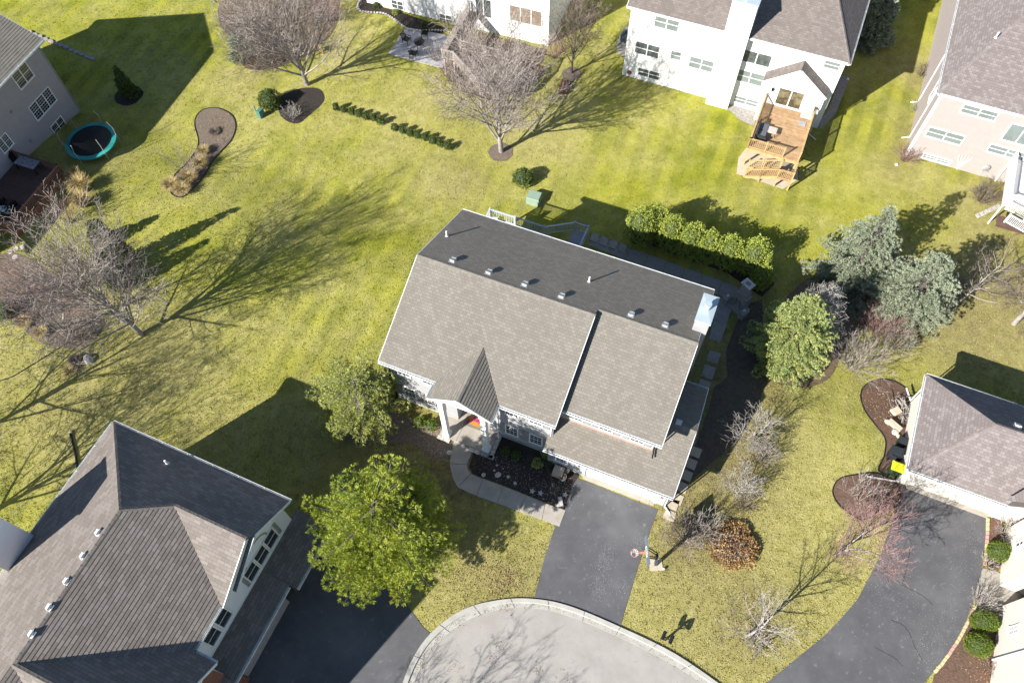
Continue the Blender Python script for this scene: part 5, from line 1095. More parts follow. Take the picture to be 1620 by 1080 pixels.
# bare shrubs
SHR = [
 ('grey bare shrub with fanned stems in the keyhole-shaped mulch bed', 298, 274, 2.9, TWIG, 16, .55, 5),
 ('red-twig shrub at the foot of the red-brown deck', 112, 352, 2.4, TWIG_R, 26, .45, 5),
 ('large purplish bare shrub behind the birch at the left edge', 60, 478, 3.2, TWIG_R, 34, .62, 6),
 ('purplish bare shrub between the birch and the largest bare tree', 118, 452, 3.0, TWIG_R, 34, .65, 6),
 ('brown bare shrub beside the largest bare tree on its shaded side', 196, 440, 2.6, TWIG_D, 30, .6, 6),
 ('low brown shrub at the corner of the left mulch bed', 128, 535, 1.5, TWIG_D, 24, .7, 5),
 ('dark tangled shrub at the left side of the island bed', 408, 108, 2.3, TWIG_D, 40, .8, 6),
 ('grey tangled shrub at the upper left of the island bed', 378, 60, 2.5, TWIG, 36, .75, 6),
 ('brown shrub in the island bed close to the wide bare tree', 452, 96, 2.0, TWIG_D, 30, .8, 6),
 ('reddish bare shrub right of the wide bare tree', 522, 34, 2.6, TWIG_R, 34, .6, 6),
 ('small twiggy shrub below the wide bare tree', 462, 186, 1.1, TWIG_W, 20, .8, 5),
 ('pale twiggy shrub at the edge of the patio', 690, 96, 1.5, TWIG, 26, .6, 5),
 ('brown twiggy shrub under the corner of the weathered deck', 712, 128, 1.5, TWIG_D, 24, .7, 5),
 ('red-stemmed shrub at the corner of the top centre house', 878, 92, 2.2, TWIG_R, 34, .55, 5),
 ('dark twiggy shrub next to the basketball hoop', 1082, 852, 1.9, TWIG, 34, .75, 7),
 ('pale stemmed shrub on the leaf mound side of the dark twiggy shrub', 1112, 842, 1.5, TWIG_W, 18, .8, 6),
 ('low brown shrub under the forked ornamental tree', 1205, 722, 1.3, TWIG, 26, .8, 6),
 ('low brown shrub around the foot of the small silvery tree', 1176, 800, .9, TWIG_D, 26, .9, 5),
 ('pale fine shrub left of the mailbox-side bare tree base', 1196, 1016, .9, TWIG_W, 24, .95, 5),
 ('grey bare shrub to the right of the yellow-green fir', 1345, 582, 2.8, TWIG, 36, .75, 7),
 ('pinkish bare shrub between the dead conifer and the blue spruce', 1382, 525, 2.6, TWIG_R, 34, .65, 6),
 ('grey shrub right of the pinkish shrub below the blue spruce', 1412, 548, 1.8, TWIG, 26, .8, 6),
 ('dark shrub against the pale pink wall', 1552, 318, 1.6, TWIG_D, 34, .8, 7),
 ('red-brown shrub at the lower corner of the pale pink house', 1430, 254, 1.3, TWIG_R, 34, .8, 5),
 ('straw-coloured twiggy shrub at the cream garage corner by the block edging', 1590, 846, 1.3, TWIG_W, 34, .7, 5),
 ('straw-coloured twiggy shrub beside the concrete entry walk', 1548, 958, 1.1, TWIG_W, 44, .7, 5),
 ('low straw-coloured shrub at the upper end of the entry walk', 1562, 893, .6, TWIG_W, 24, .9, 4),
 ('reddish low shrub in the bed at the lower right corner', 1572, 1062, .7, TWIG_R, 24, .9, 4),
 ('bare shrub in the lower curved mulch bed by the right driveway', 1358, 792, 2.2, TWIG_W, 14, .7, 6),
 ('reddish shrub leaning from the lower curved bed over the driveway edge', 1382, 800, 1.9, TWIG_R, 24, .75, 6),
 ('dark radiating shrub on black mulch right of the porch', 761, 731, .5, TWIG_D, 30, 1.3, 4),
 ('dry grassy shrub at the left wall of the pale pink house', 1460, 120, 1.0, TWIG_D, 28, .9, 5),
 ('pale dry shrub below the dry grassy shrub by the pink wall', 1452, 175, .8, TWIG_W, 28, .9, 5),
]
for i, (lb, x, y, h, m_, st, sp_, sb) in enumerate(SHR): shrub('bare_shrub', lb, GP(x, y), h, 100 + i, m_, max(10, int(st * .7)), sp_, sub=sb)

# pine by the left driveway
def conifer(name, label, pos, h, rad, mt, seed, whorls, per, tsize, tn, prof, droop=0., z0f=.08, sub=5, wid=.2, spread=.8, bark=BARK, gap=0., cat='tree', var=.3, pl=.38):
    rnd = random.Random(seed); zb = T(pos[0], pos[1]); rt = empty(name, (pos[0], pos[1], zb), 0, label, cat); tr, br, fo = MB(), MB(), MB()
    tr.tube([(0, 0, -.1), (.05, .02, h * .5), (0, 0, h * .97)], [h * .022, h * .015, .02], 8, cap=False); put('trunk', tr, bark, rt, smooth=True)
    for w_ in range(whorls):
        f = z0f + (1 - z0f) * (w_ + rnd.uniform(0, .6)) / whorls; z = h * f; R_ = rad * prof(f)
        for b in range(max(3, int(per * (.5 + .5 * prof(f))))):
            if rnd.random() < gap: continue
            az = rnd.uniform(0, 2 * PI); L_ = R_ * rnd.uniform(1 - var, 1.1); dz = rnd.uniform(-.05, .15) - droop
            d = Vector((math.cos(az), math.sin(az), dz)).normalized(); p0 = Vector((0, 0, z)); pts = [p0 + d * (L_ * t) + Vector((0, 0, (-droop * .5 + .12) * L_ * t * t)) for t in (0, .35, .7, 1)]
            br.tube(pts, [.035 * (1.1 - f) + .012, .02, .014, .006], 4, cap=False)
            t0 = .3 if f < .75 else .02; side = Vector((-math.sin(az), math.cos(az), 0)); ns = max(2, int(sub * L_ / rad + 1.5))
            for s in range(ns):
                t = t0 + (1 - t0) * (s + .6 * rnd.random()) / ns; b0 = p0 + d * (L_ * t) + Vector((0, 0, (-droop * .5 + .12) * L_ * t * t))
                for sg in (-1, 1):
                    l2 = L_ * pl * (1.15 - t) * rnd.uniform(.6, 1.2) + tsize * .5; e = b0 + (side * sg * .8 + d * .7).normalized() * l2 + Vector((0, 0, rnd.uniform(-.02, .12) - droop * .25 * l2))
                    m_ = max(1, int(l2 / (tsize * .62)))
                    for q in range(m_): c = b0.lerp(e, (q + 1) / m_); tuft(rnd, fo, c + rdir(rnd) * tsize * .18, ((e - b0).normalized() * .55 + Vector((0, 0, .55))).normalized(), tsize, tn, wid, spread)
            tuft(rnd, fo, pts[-1], (d + Vector((0, 0, .3))).normalized(), tsize, tn, wid, spread)
    tuft(rnd, fo, Vector((0, 0, h)), Vector((0, 0, 1)), tsize * 1.3, tn, wid, spread)
    put('branches', br, bark, rt, kind='stuff'); put('foliage', fo, mt, rt); return rt
round_prof = lambda f: math.sqrt(max(.03, 1 - ((f - .42) / .60) ** 2))
cone_prof = lambda f: max(.06, (1 - f) ** .8)
fat_prof = lambda f: max(.08, (1 - max(0, f - .12) / .88) ** .62 * (.8 + .2 * min(1, f / .12)))
conifer('pine_tree', 'large bright green pine beside the left driveway, lower left of the porch', BC(610, 838, 8.6) , 9.3, 4.15, LEAF_PINE, 51, 23, 12, .27, 30, round_prof, z0f=.12, sub=8, wid=.12, gap=.15, var=.42, pl=.28)
conifer('evergreen_tree', 'loose olive-green evergreen in front of the left end of the middle house', BC(572, 636, 4.6), 5.6, 3.2, LEAF_DROOP, 52, 17, 10, .22, 22, round_prof, droop=.12, z0f=.08, sub=8, wid=.14, gap=.15, var=.6, pl=.26)
conifer('blue_spruce', 'upper of two touching blue spruces, its pointed top towards the pink house', GP(1345, 437), 8.2, 4.2, LEAF_SPR, 53, 23, 10, .21, 22, cone_prof, droop=.2, z0f=.03, sub=11, wid=.16, gap=.12, var=.55, pl=.24, bark=BARK_D)
conifer('blue_spruce', 'lower of two touching blue spruces, right of the dead conifer', GP(1425, 498), 7.2, 3.9, LEAF_SPR, 54, 23, 11, .21, 22, fat_prof, droop=.16, z0f=.03, sub=10, wid=.16, gap=.2, var=.55, pl=.24, bark=BARK_D)
conifer('fir_tree', 'dense yellow-green conifer at the end of the arborvitae row', GP(1236, 566), 7.7, 3.3, LEAF_FIR, 55, 25, 13, .2, 20, fat_prof, droop=.05, z0f=.02, sub=10, wid=.18, gap=.12, var=.42, pl=.28, bark=BARK_D)
conifer('blue_spruce', 'shaded dark spruce right of the tall white house at the top edge', GP(1372, 62), 6.5, 2.4, LEAF_SPR, 56, 20, 10, .3, 8, cone_prof, droop=.2, z0f=.03, sub=6, wid=.3, bark=BARK_D)
conifer('spruce', 'small shaded evergreen with a sunlit tip on the lawn near the trampoline', GP(206, 150), 3.1, .95, LEAF_BOX, 57, 18, 9, .16, 9, cone_prof, droop=.1, z0f=.03, sub=5, wid=.3, bark=BARK_D)
conifer('juniper', 'taller dark juniper behind the largest bare tree', GP(204, 418), 5.4, .95, LEAF_BOX, 58, 22, 9, .2, 9, cone_prof, droop=-.1, z0f=.03, sub=5, wid=.3, bark=BARK_D)
conifer('juniper', 'shorter dark juniper nearest the largest bare tree', GP(196, 452), 4.2, .95, LEAF_BOX, 59, 18, 9, .2, 9, cone_prof, droop=-.1, z0f=.03, sub=5, wid=.3, bark=BARK_D)
conifer('juniper', 'dark low juniper by the grasses below the red-brown deck', GP(166, 385), 2.6, .8, LEAF_BOX, 60, 12, 9, .2, 9, cone_prof, droop=-.1, z0f=.03, sub=5, wid=.3, bark=BARK_D)
conifer('spruce', 'grey-green evergreen sliver at the left side of the island bed', GP(385, 92), 2.8, 1.3, LEAF_SPR, 61, 10, 8, .22, 8, fat_prof, droop=.1, z0f=.03, sub=5, wid=.3, bark=BARK_D)
# dead conifer with bare silvery branches
rnd = random.Random(71); p = GP(1264, 545); rt = empty('dead_conifer', (p.x, p.y, p.z), 0, 'dead silver-grey conifer with bare spoke-like branches against the yellow-green fir', 'tree'); a, b = MB(), MB()
Hd = 7.3; a.tube([(0, 0, 0), (0, 0, Hd)], [.12, .03], 7, cap=False)
for i in range(76):
    f = .3 + .7 * i / 76; z = Hd * f; az = i * 2.399; L_ = 2.5 * (1 - f) ** .55 + .35; d = Vector((math.cos(az), math.sin(az), .25)); pts = [Vector((0, 0, z)) + d * L_ * t + Vector((0, 0, -.25 * t * t * L_)) for t in (0, .4, .75, 1)]
    b.tube(pts, [.03, .02, .014, .008], 3, cap=False)
    for s in range(11):
        t = .25 + .7 * s / 11; q = pts[0].lerp(pts[3], t) + Vector((0, 0, .03)); sd2 = Vector((-math.sin(az), math.cos(az), 0)) * (1 if s % 2 else -1); e = q + (sd2 + d * .7).normalized() * L_ * .32 * rnd.uniform(.6, 1.2) + Vector((0, 0, rnd.uniform(-.15, .2))); b.tube([q, q.lerp(e, .5) + rdir(rnd) * .04, e], [.013, .011, .008], 3, cap=False)
put('trunk', a, TWIG_W, rt); put('branches', b, TWIG_W, rt, kind='stuff')

# arborvitae row
AR = [(1014, 356, 1.15, 3.9), (1038, 350, .95, 3.8), (1063, 366, .95, 3.7), (1095, 378, 1.0, 3.6), (1122, 388, .85, 3.4), (1155, 396, 1.0, 3.4), (1194, 404, 1.15, 3.6), (1206, 436, .75, 2.3)]
wd = ['leftmost arborvitae of the tall row behind the middle house', 'second arborvitae of the tall row, tucked behind the leftmost', 'third arborvitae from the left in the tall row', 'fourth arborvitae from the left in the tall row', 'narrow arborvitae, fifth from the left in the tall row', 'sixth arborvitae from the left in the tall row', 'rightmost full-height arborvitae of the tall row', 'shortest arborvitae, at the lower right end of the tall row']
for i, (x, y, r, h) in enumerate(AR):
    bush('arborvitae', wd[i], BC(x, y, h * 1.15), (r, r * .95, h * .56), LEAF_ARB, 80 + i, n=3400, size=.13, group='arborvitae row behind the middle house', zc=h * .47, lump=.15, cat='shrub', k=3, wid=.5, zmin=-.75, ns=4)
# row of tiny boxwoods
ref = bush('boxwood', 'x', (0, 0), (.27, .27, .40), LEAF_BOX, 95, n=420, size=.1, zc=.36, lump=.12, cat='shrub'); first = True
BX = [(533, 175), (545, 178), (557, 181.5), (569, 185), (580, 189), (592, 192), (603, 196.5), (625.5, 206.5), (638, 211), (649.5, 215), (661, 219), (673, 223), (685, 227), (696.5, 231.5), (709, 236)]
for i, (x, y) in enumerate(BX):
    g_ = GP(x, y); first_row = i < 7
    n_ = i if first_row else i - 7
    ordn = ['first', 'second', 'third', 'fourth', 'fifth', 'sixth', 'seventh', 'eighth'][n_]
    lb = 'tiny clipped shrub, %s from the left in the %s half of the low row' % (ordn, 'upper left' if first_row else 'lower right')
    if first: ref.location = g_; ref['label'] = lb; ref['group'] = 'low row of tiny clipped shrubs'; o = ref; first = False
    else: o = ctree(ref, loc=g_, rz=random.uniform(0, 6), label=lb)
    s = random.uniform(.85, 1.12); o.scale = (s, s, random.uniform(.9, 1.12))
# rounded shrubs
bush('round_shrub', 'round dark green shrub beside the green utility pedestal', BC(426, 158, 1.6), (.95, .9, .95), LEAF_BOX, 120, n=1800, size=.13, lump=.12)
bush('round_shrub', 'round bright green shrub next to the green utility box', BC(827, 280, 1.5), (.8, .78, .78), LEAF_BOX, 121, n=1400, size=.12, lump=.1)
bush('clipped_yew', 'rounded clipped green shrub between the cream garage and the entry walk', BC(1584, 871, 1.1), (.78, .66, .62), LEAF_YEW, 122, n=2600, size=.08, lump=.04)
bush('clipped_yew', 'upper of two clipped green shrubs below the entry walk', BC(1559, 982, 1.1), (.85, .62, .62), LEAF_YEW, 123, n=2600, size=.08, lump=.05)
bush('clipped_yew', 'lower of two clipped green shrubs below the entry walk', BC(1549, 1019, 1.1), (.8, .68, .62), LEAF_YEW, 124, n=2600, size=.08, lump=.06)
for i, (x, y, r, m_, lb) in enumerate(((664, 669, .35, LEAF_YEW, 'left of two small yellow-green shrubs by the left porch column'), (683, 674, .38, LEAF_YEW, 'right of two small yellow-green shrubs by the left porch column'), (817, 721, .3, LEAF_BOX, 'dim green perennial on black mulch under the front windows'), (850, 734, .32, LEAF_DROOP, 'golden perennial on black mulch beside the black pole'), (800, 716, .28, LEAF_BOX, 'small dark perennial nearest the porch edge on the black mulch'), (12, 498, .9, LEAF_YEW, 'bright green groundcover shrub at the left edge beside the mulch bed'), (870, 732, .25, LEAF_BOX, 'small plant at the foot of the garage-side window'), (626, 22, .3, LEAF_DROOP, 'small yellowish shrub in the bed above the patio'), (596, 12, .3, LEAF_BOX, 'small green shrub left in the bed above the patio'), (672, 42, .35, LEAF_BOX, 'small green shrub in the bed beside the patio chairs'))):
    bush('small_shrub', lb, GP(x, y), (r, r, r * .75), m_, 130 + i, n=260, size=.12, lump=.2)
# dry leaf mound
rnd = random.Random(5); p = GP(1158, 864); rt = empty('leaf_mound', (p.x, p.y, p.z), 0, 'round mound of dry orange-brown foliage on the lawn right of the driveway', 'shrub'); a, b = MB(), MB()
m_dry = mat('dry_orange_leaves', (.48, .31, .13), .85, (.22, .12, .06), 2.2, (.35, .6), island=.45, trans=.15)
leafy(rnd, a, b, (0, 0, .12), (1.6, 1.5, .42), 3600, .19, 2, .1, .32, -.1, .9); put('foliage', a, m_dry, rt); put('inner_branches', b, TWIG_D, rt)
# ornamental grasses
def grass_clump(label, pos, r, h, seed, mt=GRASS_ORN, n=700):
    rnd = random.Random(seed); mb = MB()
    for i in range(n):
        az = rnd.uniform(0, 2 * PI); q = rnd.random() ** .6 * r; d = Vector((math.cos(az), math.sin(az), 0)); b0 = d * q * .25; m = b0 + d * q * .5 + Vector((0, 0, h * .7 * rnd.uniform(.7, 1))); e = b0 + d * (q * 1.1) + Vector((0, 0, h * rnd.uniform(.35, 1.0))); sw_ = Vector((-d.y, d.x, 0)) * .02
        mb.face([b0 - sw_, b0 + sw_, m + sw_ * .8, m - sw_ * .8]); mb.face([m - sw_ * .8, m + sw_ * .8, e])
    return put('grass_clump', mb, mt, None, label, 'ornamental grass', loc=GP(*pos))
for i, (x, y, r, h, lb) in enumerate(((272, 296, .75, .7, 'leftmost golden grass clump at the foot of the keyhole bed'), (290, 303, .7, .65, 'lowest golden grass clump at the tip of the keyhole bed'), (300, 283, .75, .7, 'golden grass clump in the middle of the keyhole bed tail'), (318, 262, .7, .75, 'golden grass clump beside the fan-stemmed shrub'), (323, 242, .55, .6, 'uppermost golden grass clump in the keyhole bed'), (340, 210, .45, .3, 'flattened brown grass patch in the round end of the keyhole bed'), (132, 302, .9, 1.5, 'pale plumed grass clump below the trampoline'), (134, 326, .8, 1.4, 'pale plumed grass clump nearest the red-brown deck'), (120, 284, .6, 1.2, 'thin pale grass clump right of the deck corner'), (40, 512, .6, .5, 'straw grass clump on the edge of the left mulch bed'), (68, 528, .5, .5, 'golden grass clump at the corner of the left mulch bed'), (112, 588, .5, .35, 'dry grass tuft beside the grey rock on the left lawn'), (122, 572, .45, .5, 'dark grass clump just above the grey rock on the left lawn'))):
    grass_clump(lb, (x, y), r, h, 160 + i, mt=(TWIG_D if i in (5, 12) else GRASS_ORN))

# short grass tufts over the lawns (nobody could count them)
rnd = random.Random(77); tv = []; tf = []; tc = []
boxes = [(b, [Vector(p) for p in pl]) for b, pl in SHEETS]
houses = []
def lawn_val(x, y):
    d = b = 0.
    for p, r, dd, bb in PW:
        q = (p.x - x) ** 2 + (p.y - y) ** 2
        if q < 4 * r * r: k_ = math.exp(-q / (r * r)); d += dd * k_ * (1 - d); b += bb * k_ * (1 - b)
    return d, b
made = 0
for it in range(100000):
    px_, py_ = rnd.uniform(-10, 1630), rnd.uniform(-10, 1090); g_ = GP(px_, py_)
    skip = False
    for (x0, x1, y0, y1), pl in SHEETS:
        if x0 - .05 < g_.x < x1 + .05 and y0 - .05 < g_.y < y1 + .05 and inside((g_.x, g_.y), pl): skip = True; break
    if skip: continue
    col = lawn_val(g_.x, g_.y); z0 = g_.z
    for q in range(3):
        az = rnd.uniform(0, 2 * PI); l = rnd.uniform(.05, .11); w_ = rnd.uniform(.018, .035); cx, cy = g_.x + rnd.uniform(-.08, .08), g_.y + rnd.uniform(-.08, .08); dx_, dy_ = math.cos(az), math.sin(az); n0 = len(tv)
        tv += [(cx - dy_ * w_, cy + dx_ * w_, z0 - .005), (cx + dy_ * w_, cy - dx_ * w_, z0 - .005), (cx + dx_ * l * .7, cy + dy_ * l * .7, z0 + l * .8)]; tf.append((n0, n0 + 1, n0 + 2)); tc += [col[0], col[1], 0, 1] * 3
me = bpy.data.meshes.new('grass_tufts'); me.from_pydata(tv, [], tf); ca = me.color_attributes.new('lawn', 'FLOAT_COLOR', 'POINT'); ca.data.foreach_set('color', tc)
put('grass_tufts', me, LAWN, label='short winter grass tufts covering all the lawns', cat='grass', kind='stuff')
# ================================================================== small things
def thing(name, label, cat, pos, rz=0, group=None): return empty(name, pos, math.radians(rz), label, cat, group)
# trampoline
p = GP(151, 234); t = thing('trampoline', 'round trampoline with teal pad and black net beside the mauve-grey house', 'trampoline', p)
n = 40; R0, R1_ = 1.72, 2.08; z = .85
mb = MB()
for i in range(n):
    a, b = 2 * PI * i / n, 2 * PI * (i + 1) / n
    A = [(R0 * math.cos(a), R0 * math.sin(a), z + .02), (R1_ * math.cos(a), R1_ * math.sin(a), z + .0), (R1_ * math.cos(b), R1_ * math.sin(b), z), (R0 * math.cos(b), R0 * math.sin(b), z + .02)]
    mb.face(A); mb.face([(x, y, q - .05) for x, y, q in A][::-1]); mb.face([A[1], (A[1][0], A[1][1], z - .12), (A[2][0], A[2][1], z - .12), A[2]])
put('safety_pad', mb, TEAL, t)
mb = MB(); mb.face([(R0 * math.cos(2 * PI * i / n), R0 * math.sin(2 * PI * i / n), z - .01) for i in range(n)]); put('jump_mat', mb, BLACK, t)
for i in range(6):
    a = 2 * PI * (i + .3) / 6; mb = MB(); c, s = math.cos(a), math.sin(a)
    mb.tube([(R1_ * c, R1_ * s, 0), (R1_ * c, R1_ * s, z), (R1_ * 1.03 * c, R1_ * 1.03 * s, z + .8), (R1_ * .95 * c, R1_ * .95 * s, z + 1.5)], .028, 6); put('pole', mb, VENTM, t)
    mb = MB(); a2 = a + .5; mb.tube([(R1_ * c, R1_ * s, .04), (R1_ * math.cos(a2), R1_ * math.sin(a2), .04)], .025, 6); put('leg', mb, VENTM, t)
m_net = bpy.data.materials.new('fine_black_net'); m_net.use_nodes = True; nt2 = m_net.node_tree; pb = nt2.nodes['Principled BSDF']; pb.inputs['Base Color'].default_value = (.015, .015, .018, 1); pb.inputs['Alpha'].default_value = .22
mb = MB()
for i in range(n):
    if i in (3, 4, 5): continue
    a, b = 2 * PI * i / n, 2 * PI * (i + 1) / n; mb.face([(R0 * 1.02 * math.cos(a), R0 * 1.02 * math.sin(a), z), (R0 * 1.02 * math.cos(b), R0 * 1.02 * math.sin(b), z), (R0 * 1.0 * math.cos(b), R0 * 1.0 * math.sin(b), z + 1.5), (R0 * math.cos(a), R0 * math.sin(a), z + 1.5)])
put('safety_net', mb, m_net, t)
# mailbox pair
p = GP(1052, 1012); t = thing('mailbox', 'black double mailbox on one post near the curb', 'mailbox', p, 62)
mb = MB(); mb.box(-.05, -.05, 0, .05, .05, 1.15); mb.beam((-.05, -.32, .95), (-.05, .32, .95), .06, .06); mb.beam((0, 0, .6), (0, .28, .93), .04, .04); mb.beam((0, 0, .6), (0, -.28, .93), .04, .04); put('post', mb, BLACK, t)
for s in (-1, 1):
    mb = MB(); y = s * .24
    mb.prism([(-.28, y - .1, .98), (-.28, y + .1, .98), (-.28, y + .1, 1.1), (-.28, y + .07, 1.17), (-.28, y, 1.2), (-.28, y - .07, 1.17), (-.28, y - .1, 1.1)], (.52, 0, 0)); o = put('mail_compartment', mb, BLACK, t)
    mb = MB(); mb.box(.1, y + .105, 1.05, .12, y + .12, 1.22); put('flag', mb, DARKM, o)
mb = MB(); mb.tube([(0, 0, 1.15), (0, 0, 1.3)], [.05, .01], 6); put('finial', mb, BLACK, t)
# basketball hoop
p = GP(1037, 893)
e = G(1004, 874, 3.05); dx = Vector((e.x - p.x, e.y - p.y, 0)); ang = math.degrees(math.atan2(dx.y, dx.x)); L_ = dx.length
t = thing('basketball_hoop', 'basketball hoop on a slanted dark pole at the right edge of the middle driveway', 'basketball hoop', p, ang)
mb = MB(); mb.box(-.42, -.36, 0, .38, .36, .05); put('concrete_base', mb, SAND, t)
mb = MB(); mb.beam((0, 0, .04), (.25, 0, 2.4), .16, .16); put('pole', mb, mat('navy_pad', (.06, .075, .10), .6), t)
for s in (-1, 1):
    for z0, z1 in ((1.9, 2.9), (2.35, 3.3)):
        mb = MB(); mb.beam((.2, s * .12, z0), (L_ - .72, s * .28, z1), .05, .05); put('support_arm', mb, DARKM, t)
mb = MB(); mb.box(L_ - .72, -.85, 2.85, L_ - .68, .85, 3.85); o = put('backboard', mb, mat('clear_backboard', (.13, .17, .21), .15, (.12, .16, .2), 1, spec=.8), t)
mb = MB(); x = L_ - .675
for q in ((-.3, 3.05, -.26, 3.5), (.26, 3.05, .3, 3.5), (-.3, 3.46, .3, 3.5), (-.3, 3.05, .3, 3.09)): mb.box(x, q[0], q[1], x + .01, q[2], q[3])
put('target_square', mb, WHITE, o)
mb = MB(); mb.tube([(L_ + .24 * math.cos(a * PI / 12), .24 * math.sin(a * PI / 12), 3.05) for a in range(25)], .016, 5); mb.box(L_ - .68, -.06, 2.97, L_ - .24, .06, 3.04); put('rim', mb, mat('orange_rim', (.55, .22, .16), .5), t)
mb = MB()
for a in range(12):
    c, s = math.cos(a * PI / 6), math.sin(a * PI / 6); c2, s2 = math.cos((a + .9) * PI / 6), math.sin((a + .9) * PI / 6); c3, s3 = math.cos((a - .9) * PI / 6), math.sin((a - .9) * PI / 6)
    mb.tube([(L_ + .23 * c, .23 * s, 3.04), (L_ + .13 * c2, .13 * s2, 2.65)], .008, 3); mb.tube([(L_ + .23 * c, .23 * s, 3.04), (L_ + .13 * c3, .13 * s3, 2.65)], .008, 3)
put('net', mb, WHITE, t)
mb = MB(); mb.blob((0, 0, .12), (.09, .09, .12), 10, 7); put('ground_light', mb, STONE, label='small pale garden light on the grass right of the basketball hoop base', cat='light', loc=GP(1050, 900))
# bins by the garage
def bin_(label, px, rz, m_body, m_lid, s=1.):
    t = thing('wheelie_bin', label, 'bin', GP(*px), rz); mb = MB()
    mb.prism([(-.27, -.3, .06), (.27, -.3, .06), (.27, .3, .06), (-.27, .3, .06)], (0, 0, .04)); 
    for (a, b) in (((-.26, -.29), (.26, -.29)), ((.26, -.29), (.26, .29)), ((.26, .29), (-.26, .29)), ((-.26, .29), (-.26, -.29))): mb.face([(a[0], a[1], .06), (b[0], b[1], .06), (b[0] * 1.2, b[1] * 1.25, 1.0), (a[0] * 1.2, a[1] * 1.25, 1.0)])
    put('bin_body', mb, m_body, t); mb = MB(); mb.prism([(-.34, -.4, 1.0), (.34, -.4, 1.0), (.34, .4, 1.0), (-.34, .4, 1.0)], (0, 0, .03)); mb.prism([(-.26, -.3, 1.03), (.26, -.3, 1.03), (.26, .3, 1.03), (-.26, .3, 1.03)], (0, 0, .05)); lid = put('lid', mb, m_lid, t)
    for y in (-.24, .24):
        w_ = MB(); w_.tube([(-.32, y - .03, .13), (-.32, y + .03, .13)], .13, 12); put('wheel', w_, BLACK, t)
    mb = MB(); mb.beam((-.38, -.25, .97), (-.38, .25, .97), .035, .035); put('handle', mb, BLACK, t); t.scale = (s, s, s)
m_bk = mat('dark_navy_bin', (.03, .036, .045), .45); m_gr = mat('dark_green_bin', (.03, .065, .04), .5); m_yl = mat('yellow_lid', (.75, .72, .03), .5)
bin_('black wheeled bin beside the yellow-lidded bin at the cream garage', (1410, 722), 66, m_bk, m_bk); bin_('dark green wheeled bin with bright yellow lid at the cream garage corner', (1411, 747), 66, m_gr, m_yl); bin_('dark bin half hidden in shade behind the black wheeled bin', (1422, 704), 66, m_gr, m_bk, .8)
# brush pile and planters in the curved bed
rnd = random.Random(3)
mb = MB(); c = GP(1430, 655)
for i in range(70):
    q = Vector((rnd.gauss(0, .45), rnd.gauss(0, .85), rnd.uniform(.03, .45))); d = rdir(rnd); d.z *= .25; d.y *= 1.3; l = rnd.uniform(.3, 1.1); mb.tube([q - d * l / 2, q + rdir(rnd) * .06, q + d * l / 2], [.03, .025, .012], 4)
put('brush_pile', mb, TWIG_W, label='heap of cut branches against the cream garage wall', cat='brush pile', loc=c, kind='stuff')
def boxy(name, label, cat, px, dims, mt, rz=0, z=0, taper=1.):
    mb = MB(); a, b, h = dims; mb.face([(-a, -b, 0), (-a, b, 0), (a, b, 0), (a, -b, 0)])
    P = [(-a, -b), (a, -b), (a, b), (-a, b)]
    for i in range(4): q, r = P[i], P[(i + 1) % 4]; mb.face([(q[0], q[1], 0), (r[0], r[1], 0), (r[0] * taper, r[1] * taper, h * .93), (q[0] * taper, q[1] * taper, h * .93)])
    for i in range(4): q, r = P[i], P[(i + 1) % 4]; mb.face([(q[0] * taper, q[1] * taper, h * .93), (r[0] * taper, r[1] * taper, h * .93), (r[0] * taper * .92, r[1] * taper * .92, h), (q[0] * taper * .92, q[1] * taper * .92, h)])
    mb.face([(q[0] * taper * .92, q[1] * taper * .92, h) for q in P]); o = put(name, mb, mt, label=label, cat=cat, loc=GP(*px) + Vector((0, 0, z))); o.rotation_euler = (0, 0, math.radians(rz)); return o
boxy('planter_box', 'square sandy planter box beside the brush pile', 'planter', (1416, 652), (.3, .26, .32), SAND, 25)
boxy('planter_box', 'long sandy planter box below the brush pile', 'planter', (1414, 674), (.5, .18, .3), SAND, -50)
def rock(label, px, r, mt=STONE, seed=0, flat=.6, z=0, cat='stone'):
    rnd = random.Random(seed); mb = MB(); mb.blob((0, 0, 0), (r, r * rnd.uniform(.75, 1), r * flat), 9, 6, .10, rnd=rnd); o = put('stone', mb, mt, label=label, cat=cat, loc=GP(*px) + Vector((0, 0, r * flat * .4 + z))); o.rotation_euler = (0, 0, rnd.uniform(0, 6)); return o
rock('round pale stone at the left end of the planter boxes', (1404, 668), .26, SAND, 1); rock('round pale stone below the long sandy planter box', (1416, 684), .26, STONE, 2); rock('small tan stone just above the black wheeled bin', (1421, 690), .18, SAND, 3)
rock('grey rock in the small grass-ringed bed on the left lawn', (141, 570), .42, STONE, 4, .7)
# stones in the front beds
for i, (x, y, r, lb) in enumerate(((765, 751, .16, 'bright white round stone by the inner bend of the front walk'), (788, 751, .22, 'flat grey round stone between the white stones on the black mulch'), (786, 736, .1, 'small white stone right of the dark radiating shrub'), (782, 744, .1, 'small pale stone above the flat grey round stone'), (796, 741, .08, 'tiny pale pebble in the middle of the black mulch'), (804, 754, .13, 'white upright stone right of the flat grey round stone'), (815, 764, .14, 'pale round stone in the middle of the black mulch bed'), (711, 716, .2, 'round grey stepping stone left of the front walk'), (862, 756, .08, 'small pale stone at the left side of the black pole'), (862, 770, .08, 'small pale stone half way down the black pole'))):
    rock(lb, (x, y), r, STONE, 10 + i, .35)
def star(label, px, r):
    mb = MB(); P = [(r * (1 if k % 2 == 0 else .5) * math.cos(k * PI / 5), r * (1 if k % 2 == 0 else .5) * math.sin(k * PI / 5), 0) for k in range(10)]; mb.prism(P, (0, 0, .06)); put('star_stone', mb, STONE, label=label, cat='garden ornament', loc=GP(*px) + Vector((0, 0, .04)))
